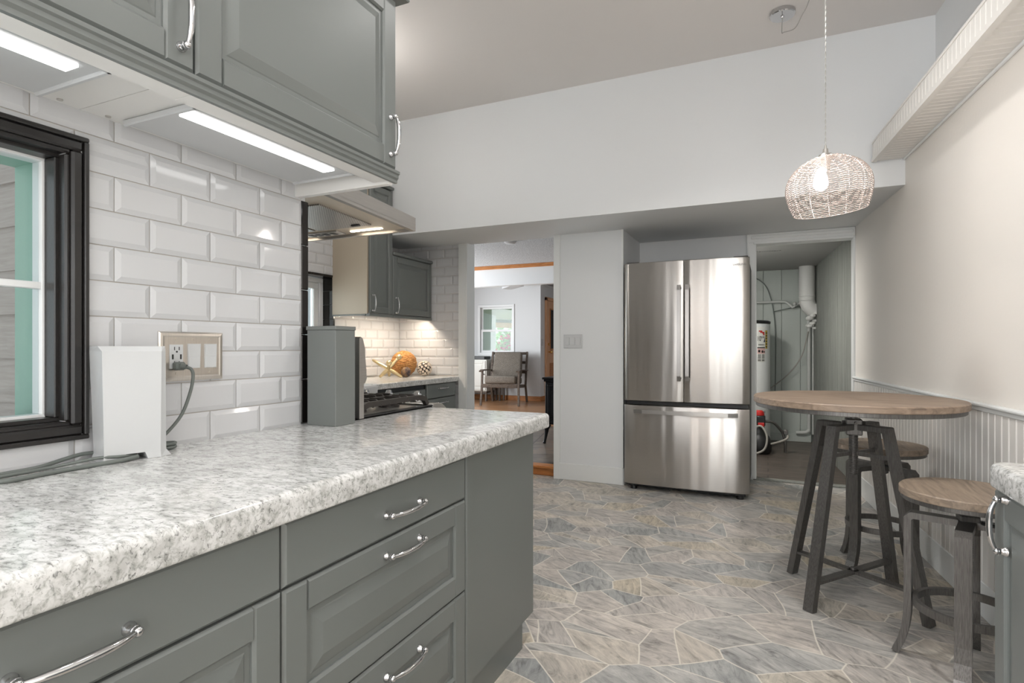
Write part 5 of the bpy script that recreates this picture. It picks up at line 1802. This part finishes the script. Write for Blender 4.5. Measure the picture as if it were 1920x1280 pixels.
# ------------------------------------------------------------------ living room beyond the kitchen
YL = 10.08
struct(MB().box(-6.0, -1.05, 4.66, 6.95, -0.02, LZ).build('floor_slate', M['slate']))
struct(MB().box(-6.0, -1.05, 6.95, 12.2, -0.02, LZ).build('floor_living', M['wood_floor']))
struct(MB().box(-2.525, -1.66, 4.60, 4.665, 0.0, LZ - 0.015, 0.006).box(-2.525, -1.66, 4.575, 4.69, LZ - 0.016, LZ + 0.008, 0.006).build('trim_10', M['oak']))
struct(MB().box(-6.0, -1.0, 4.632, 8.22, 2.43, 2.5).box(-6.0, -1.0, 8.355, 12.2, 2.34, 2.5).build('ceiling_living', M['popcorn']))
struct(MB().box(-6.0, -1.0, 8.22, 8.354, 2.105, 2.43).build('wall_living_header', M['wall']))
struct(MB().box(-6.0, -1.0, 8.195, 8.219, 2.372, 2.43, 0.004).build('trim_11', M['oak']))
struct(MB().box(-6.1, -2.53, 4.70, 4.72, 0, 2.43).build('wall_living_near', M['wall']))
# side wall with an unseen opening added for light and the right wall
struct(MB().box(-6.1, -5.95, 4.72, 6.0, 0, 2.5).box(-6.1, -5.95, 8.4, 12.2, 0, 2.5).box(-6.1, -5.95, 6.0, 8.4, 0, 0.7).box(-6.1, -5.95, 6.0, 8.4, 2.1, 2.5).build('wall_living_left', M['wall']))
struct(MB().box(-1.05, -0.95, 5.3, 12.2, 0, 2.5).build('wall_living_right', M['wall']))
# back wall with window
BX0, BX1, BZ0, BZ1 = -5.31, -4.51, 0.955, 1.955
b = MB()
b.box(-6.0, BX0, YL, YL + 0.14, 0, 2.34).box(BX1, -3.965, YL, YL + 0.14, 0, 2.34).box(BX0, BX1, YL, YL + 0.14, 0, BZ0).box(BX0, BX1, YL, YL + 0.14, BZ1, 2.34)
struct(b.build('wall_living_back', M['wall']))
struct(MB().box(-4.06, -3.965, YL + 0.14, 12.1, 0, 2.34).build('wall_entry', M['wall']))
struct(MB().box(-3.965, -1.05, 12.1, 12.2, 0, 2.34).build('wall_entry_back', M['wall']))
struct(MB().box(-6.0, -3.955, YL - 0.014, YL, LZ, LZ + 0.09, 0.003).box(-3.965, -3.951, YL - 0.014, YL + 0.30, LZ, LZ + 0.09, 0.003).build('baseboard_living', M['oak']))
struct(MB().box(-6.0, -3.953, YL - 0.02, YL, 2.29, 2.335, 0.003).box(-3.965, -3.945, YL - 0.02, 12.1, 2.29, 2.335, 0.003).build('trim_12', M['trim']))
w4 = empty('window_4', (-4.9, YL, BZ0), kind='structure')


def frame_xz(b, y0, y1, x0, x1, z0, z1, w, bev=0.003):
    b.box(x0, x1, y0, y1, z1 - w, z1, bev).box(x0, x1, y0, y1, z0, z0 + w, bev).box(x1 - w, x1, y0, y1, z0 + w, z1 - w, bev).box(x0, x0 + w, y0, y1, z0 + w, z1 - w, bev)


b = MB()
frame_xz(b, YL - 0.02, YL + 0.12, BX0, BX1, BZ0, BZ1, 0.05)
zm = 1.42
frame_xz(b, YL + 0.05, YL + 0.08, BX0 + 0.05, BX1 - 0.05, zm, BZ1 - 0.05, 0.035)
frame_xz(b, YL + 0.02, YL + 0.05, BX0 + 0.05, BX1 - 0.05, BZ0 + 0.05, zm + 0.045, 0.045)
b.box(BX0 - 0.03, BX1 + 0.03, YL - 0.05, YL, BZ0 - 0.03, BZ0, 0.004)
b.build('window_frame', M['vinyl'], w4)
MB().box(BX0 + 0.08, BX1 - 0.08, YL + 0.064, YL + 0.068, zm + 0.03, BZ1 - 0.08).build('window_pane', M['glass'], w4)
MB().box(BX0 + 0.09, BX1 - 0.09, YL + 0.034, YL + 0.038, BZ0 + 0.09, zm).build('window_pane', M['glass'], w4)
# sloping pale boxing at the ceiling
b = MB()
b.hexa([(-4.52, YL - 0.55, 2.20), (-4.22, YL - 0.75, 2.235), (-4.10, YL - 0.5, 2.235), (-4.42, YL - 0.35, 2.20), (-4.52, YL - 0.55, 2.339), (-4.22, YL - 0.75, 2.339), (-4.10, YL - 0.5, 2.339), (-4.42, YL - 0.35, 2.339)])
struct(b.build('trim_13', M['wall']))
# front door in the wall that turns away
d1 = empty('door_1', (-3.95, 10.78, LZ), kind='structure')
y0, y1 = 10.36, 11.24
MB().box(-3.964, -3.935, y0, y1, LZ + 0.005, 2.02).build('door_leaf', M['door_oak'], d1)
b = MB()
for a, c_, z0_, z1_ in ((y0 - 0.06, y0 - 0.002, LZ, 2.085), (y1 + 0.002, y1 + 0.06, LZ, 2.085), (y0 - 0.06, y1 + 0.06, 2.025, 2.09)):
    b.box(-3.963, -3.925, a, c_, z0_, z1_, 0.003)
b.build('door_casing', M['door_oak'], d1)
b = MB()
b.box(-3.934, -3.926, y0 + 0.14, y0 + 0.40, 0.28, 0.80, 0.006).box(-3.934, -3.926, y1 - 0.40, y1 - 0.14, 0.28, 0.80, 0.006)
b.build('raised_panel', M['oak'], d1)
MB().box(-3.934, -3.930, y0 + 0.16, y1 - 0.16, 1.08, 1.86, 0.001).build('door_glass', M['glass'], d1)
b = MB()
frame_yz(b, -3.936, -3.922, y0 + 0.14, y1 - 0.14, 1.06, 1.88, 0.025, 0.003)
b.build('glass_bead', M['oak'], d1)
b = MB()
b.cyl((-3.934, y0 + 0.07, 1.02), (-3.89, y0 + 0.07, 1.02), 0.012, None, 12).ball((-3.875, y0 + 0.07, 1.02), 0.030, 16).cyl((-3.934, y0 + 0.07, 1.17), (-3.915, y0 + 0.07, 1.17), 0.026, None, 16)
b.build('door_knob', M['gold'], d1, True)
t = empty('light_switch', (-3.96, 10.18, 1.14), 'single white toggle switch plate beside the orange wooden door', 'switch')
MB().rings((-3.9645, 10.13, 1.14), UY, UZ, UX, 0.08, 0.13, [(0, 0), (0, 0.004), (0.005, 0.006)]).build('plate', M['white_plastic'], t)
MB().box(-3.9585, -3.945, 10.163, 10.175, 1.195, 1.215, 0.002).build('toggle', M['white_plastic'], t)
tag(MB().lathe([(0.075, 0), (0.075, -0.02), (0.055, -0.035), (0.01, -0.037)], (-2.905, 6.36, 2.4295), 32).build('smoke_detector', M['white_plastic'], None, True), 'round white smoke detector on the popcorn ceiling', 'smoke detector')

# white cabinet, black device, speaker by the window
t = empty('side_cabinet', (-5.15, 9.82, LZ), 'whitewashed wooden cabinet on dark legs under the living room window', 'cabinet')
MB().box(-5.60, -4.895, 9.63, 10.02, 0.27, 0.875, 0.004).build('carcass', M['white_furn'], t)
for x0, x1 in ((-5.58, -5.255), (-5.245, -4.915)):
    d = panel_front((x0, 9.63, 0.29), UX, UZ, -UY, x1 - x0, 0.56, 0.016, 0.05).build('door', M['white_furn'], t)
    MB().cyl((x1 - 0.03, 9.613, 0.60), (x1 - 0.03, 9.59, 0.60), 0.008, 0.012, 10).build('knob', M['dark'], d)
b = MB()
b.box(-5.59, -4.905, 9.65, 10.0, 0.235, 0.268, 0.003)
b.build('plinth_rail', M['chair_wood'], t)
for x in (-5.57, -4.945):
    for y in (9.66, 9.97):
        MB().box(x, x + 0.035, y, y + 0.035, LZ, 0.234, 0.002).build('leg', M['chair_wood'], t)
tag(MB().box(-5.36, -4.955, 9.66, 9.92, 0.8765, 0.938, 0.006).build('media_player', M['black']), 'black flat media player on top of the whitewashed cabinet', 'media player')
tag(MB().box(-4.86, -4.70, 9.80, 10.0, 0.43, 0.85, 0.006).build('speaker', M['tweed_dark']), 'dark grey box speaker between the whitewashed cabinet and the armchair', 'speaker')
t = empty('speaker_stand', (-4.80, 9.78, LZ), 'small dark wooden stand carrying the grey box speaker', 'stand')
MB().box(-4.88, -4.68, 9.78, 10.02, 0.395, 0.4295, 0.003).build('top', M['chair_wood'], t)
for x in (-4.875, -4.715):
    for y in (9.79, 9.98):
        MB().box(x, x + 0.03, y, y + 0.03, LZ, 0.3945, 0.002).build('leg', M['chair_wood'], t)

# armchair
def armchair():
    t = empty('armchair', (0, 0, LZ), 'grey tweed armchair with dark wooden frame in the living room', 'armchair')
    W2 = 0.315
    b = MB()
    b.box(-W2, W2, -0.345, -0.315, 0.395, 0.465, 0.006).box(-W2, W2, 0.28, 0.31, 0.36, 0.42, 0.006)
    b.hexa([(-W2, -0.33, 0.395), (-W2 + 0.03, -0.33, 0.395), (-W2 + 0.03, 0.30, 0.36), (-W2, 0.30, 0.36), (-W2, -0.33, 0.46), (-W2 + 0.03, -0.33, 0.46), (-W2 + 0.03, 0.30, 0.42), (-W2, 0.30, 0.42)])
    b.hexa([(W2 - 0.03, -0.33, 0.395), (W2, -0.33, 0.395), (W2, 0.30, 0.36), (W2 - 0.03, 0.30, 0.36), (W2 - 0.03, -0.33, 0.46), (W2, -0.33, 0.46), (W2, 0.30, 0.42), (W2 - 0.03, 0.30, 0.42)])
    b.build('seat_frame', M['chair_wood'], t)
    for s in (-1, 1):
        x = s * (W2 + 0.018)
        MB().sweep([(x + s * 0.012, -0.365, LZ), (x, -0.325, 0.40), (x - s * 0.0, -0.295, 0.685)], 0.034, 0.042, (1, 0, 0)).build('leg', M['chair_wood'], t)
        MB().sweep([(x, 0.46, LZ), (x, 0.32, 0.40), (x, 0.40, 0.75), (x, 0.50, 1.02)], 0.034, 0.045, (1, 0, 0)).build('leg', M['chair_wood'], t)
        MB().sweep([(x, -0.40, 0.685), (x, -0.30, 0.705), (x, -0.05, 0.700), (x, 0.40, 0.680)], 0.066, 0.022, (1, 0, 0)).build('armrest', M['chair_wood'], t)
    b = MB()
    b.hexa([(-0.285, -0.36, 0.47), (0.285, -0.36, 0.47), (0.285, 0.24, 0.43), (-0.285, 0.24, 0.43), (-0.285, -0.36, 0.61), (0.285, -0.36, 0.61), (0.285, 0.24, 0.56), (-0.285, 0.24, 0.56)])
    bmesh.ops.bevel(b.bm, geom=b.bm.edges[:], offset=0.035, segments=3, affect='EDGES', profile=0.5)
    b.build('seat_cushion', M['fabric'], t, True)
    b = MB()
    b.hexa([(-0.28, 0.13, 0.57), (0.28, 0.13, 0.57), (0.28, 0.27, 0.55), (-0.28, 0.27, 0.55), (-0.26, 0.31, 1.03), (0.26, 0.31, 1.03), (0.26, 0.44, 1.01), (-0.26, 0.44, 1.01)])
    bmesh.ops.bevel(b.bm, geom=b.bm.edges[:], offset=0.035, segments=3, affect='EDGES', profile=0.5)
    b.build('back_cushion', M['fabric'], t, True)
    b = MB()
    for z, y in ((0.62, 0.375), (0.80, 0.43), (0.97, 0.485)):
        b.box(-W2, W2, y, y + 0.02, z, z + 0.05, 0.004)
    b.build('back_slats', M['chair_wood'], t)
    t.location = (-4.38, 9.33, LZ)
    t.rotation_euler = (0, 0, R(12))
    return t


armchair()

# wood stove on the slate
t = empty('wood_stove', (-1.93, 5.9, LZ), 'black cast iron wood stove on curved legs seen past the pillar', 'stove')
SX0, SX1, SY0, SY1 = -2.19, -1.66, 5.70, 6.15
MB().box(SX0, SX1, SY0, SY1, 0.335, 0.745, 0.006).build('firebox', M['stove_black'], t)
b = MB()
b.box(SX0 - 0.03, SX1 + 0.03, SY0 - 0.03, SY1 + 0.03, 0.768, 0.792, 0.008).box(SX0 - 0.015, SX1 + 0.015, SY0 - 0.015, SY1 + 0.015, 0.746, 0.7675, 0.006)
b.build('top_plate', M['stove_black'], t)
b = MB()
b.box(SX0 - 0.03, SX1 + 0.03, SY0 - 0.035, SY1 + 0.02, 0.29, 0.334, 0.012)
b.build('ash_lip', M['stove_black'], t)
b = MB()
frame_xz(b, SY0 - 0.012, SY0 - 0.0005, SX0 + 0.03, SX1 - 0.03, 0.36, 0.72, 0.03, 0.004)
b.box(SX0 + 0.17, SX0 + 0.20, SY0 - 0.012, SY0 - 0.0005, 0.39, 0.69, 0.004)
b.box(SX0 + 0.05, SX1 - 0.05, SY0 - 0.010, SY0 - 0.0005, 0.62, 0.64, 0.003)
b.build('door_frame', M['stove_black'], t)
for x, s in ((SX0 + 0.03, -1), (SX1 - 0.03, 1)):
    for y in (SY0 + 0.02, SY1 - 0.05):
        MB().tube(smooth_path([(x, y, 0.289), (x + s * 0.015, y - 0.005, 0.25), (x + s * 0.018, y - 0.01, 0.20), (x + s * 0.026, y - 0.016, 0.14), (x + s * 0.034, y - 0.02, LZ + 0.02), (x + s * 0.040, y - 0.022, LZ + 0.001)], 4), [0.034, 0.034, 0.033, 0.031, 0.029, 0.026, 0.024, 0.022, 0.020, 0.018, 0.017, 0.016, 0.015, 0.0145, 0.014, 0.0145, 0.015, 0.017, 0.018, 0.018, 0.018][:21], 10).build('leg', M['stove_black'], t, True)
tag(MB().cyl((-1.92, 6.0, 0.7925), (-1.92, 6.0, 2.43), 0.075, None, 24).build('stove_pipe', M['stove_black'], None, True), 'black stove pipe rising from the wood stove, hidden by the pillar', 'pipe')

# outside the living-room window: porch and planting
struct(MB().box(-10, -1, YL + 0.2, 18, -0.15, -0.05).build('ground_outside', M['grassm']))
pa, pb = V((-7.0, 10.26, 0)), V((-5.0, 16.06, 0))        # eaves line of the porch
q4 = [(pa.x, pa.y, 1.81), (-4.08, 10.26, 2.25), (-4.08, 16.06, 2.25), (pb.x, pb.y, 1.81)]
struct(MB().hexa([V(p) for p in q4] + [V(p) + UZ * 0.04 for p in q4]).build('ceiling_porch', M['porch_white']))
dab = (pb - pa).normalized()
nab = V((-dab.y, dab.x, 0))
tag(MB().bar(pa + V((0, 0, 1.77)) + nab * 0.05, pb + V((0, 0, 1.77)) + nab * 0.05, 0.078, 0.09, UZ, 0.004).build('porch_beam', M['porch_green']), 'green porch beam seen through the living room window', 'beam')
tag(MB().bar(pa + V((0, 0, 1.665)) + nab * 0.05, pb + V((0, 0, 1.665)) + nab * 0.05, 0.128, 0.12, UZ, 0.006).build('porch_beam', M['porch_tan']), 'tan porch beam below the green one, outside the living room window', 'beam')
tag(MB().tube([(-6.22, 12.36, -0.05), (-6.21, 12.36, 0.9), (-6.22, 12.36, 1.60)], [0.068, 0.064, 0.066], 12).build('porch_post', M['bark'], None, True), 'tan porch post at the left of the living room window view', 'post')


def foliage(name, c, rad, n, size, mats, label, cat, petals=0):
    t = empty(name, (c[0], c[1], -0.05), label, cat)
    for part, mat, cnt in (('foliage', mats[0], n), ('blossom', mats[1], petals)):
        if not cnt:
            continue
        b = MB()
        for k in range(cnt):
            while True:
                p = V([random.uniform(-1, 1) for _ in range(3)])
                if p.length < 1:
                    break
            p = V((c[0] + p.x * rad[0], c[1] + p.y * rad[1], c[2] + p.z * rad[2]))
            u = V([random.gauss(0, 1) for _ in range(3)]).normalized()
            w = u.cross(V([random.gauss(0, 1) for _ in range(3)])).normalized()
            s = size * random.uniform(0.6, 1.3)
            if part == 'blossom':
                s *= 1.2
            b.face(p - u * s, p + w * s * 0.5, p + u * s, p - w * s * 0.5)
        b.build(part, mat, t)
    MB().tube([(c[0], c[1], -0.05), (c[0] + 0.05, c[1], c[2])], [0.05, 0.02], 8).build('stem', M['bark'], t)
    return t


foliage('flowering_bush', (-6.05, 13.25, 1.05), (0.36, 0.32, 0.42), 700, 0.05, (M['leaf'], M['petal']), 'green bush with pink blossom outside the living room window', 'bush', 260)
foliage('bush', (-7.2, 15.2, 1.0), (1.6, 0.5, 1.1), 900, 0.09, (M['leaf'], M['petal']), 'pale green bush at the left behind the porch post', 'bush')
foliage('tree', (-7.2, 17.2, 2.1), (3.0, 0.6, 1.5), 1000, 0.15, (M['leaf2'], M['petal']), 'green tree behind the bushes outside the living room window', 'tree')
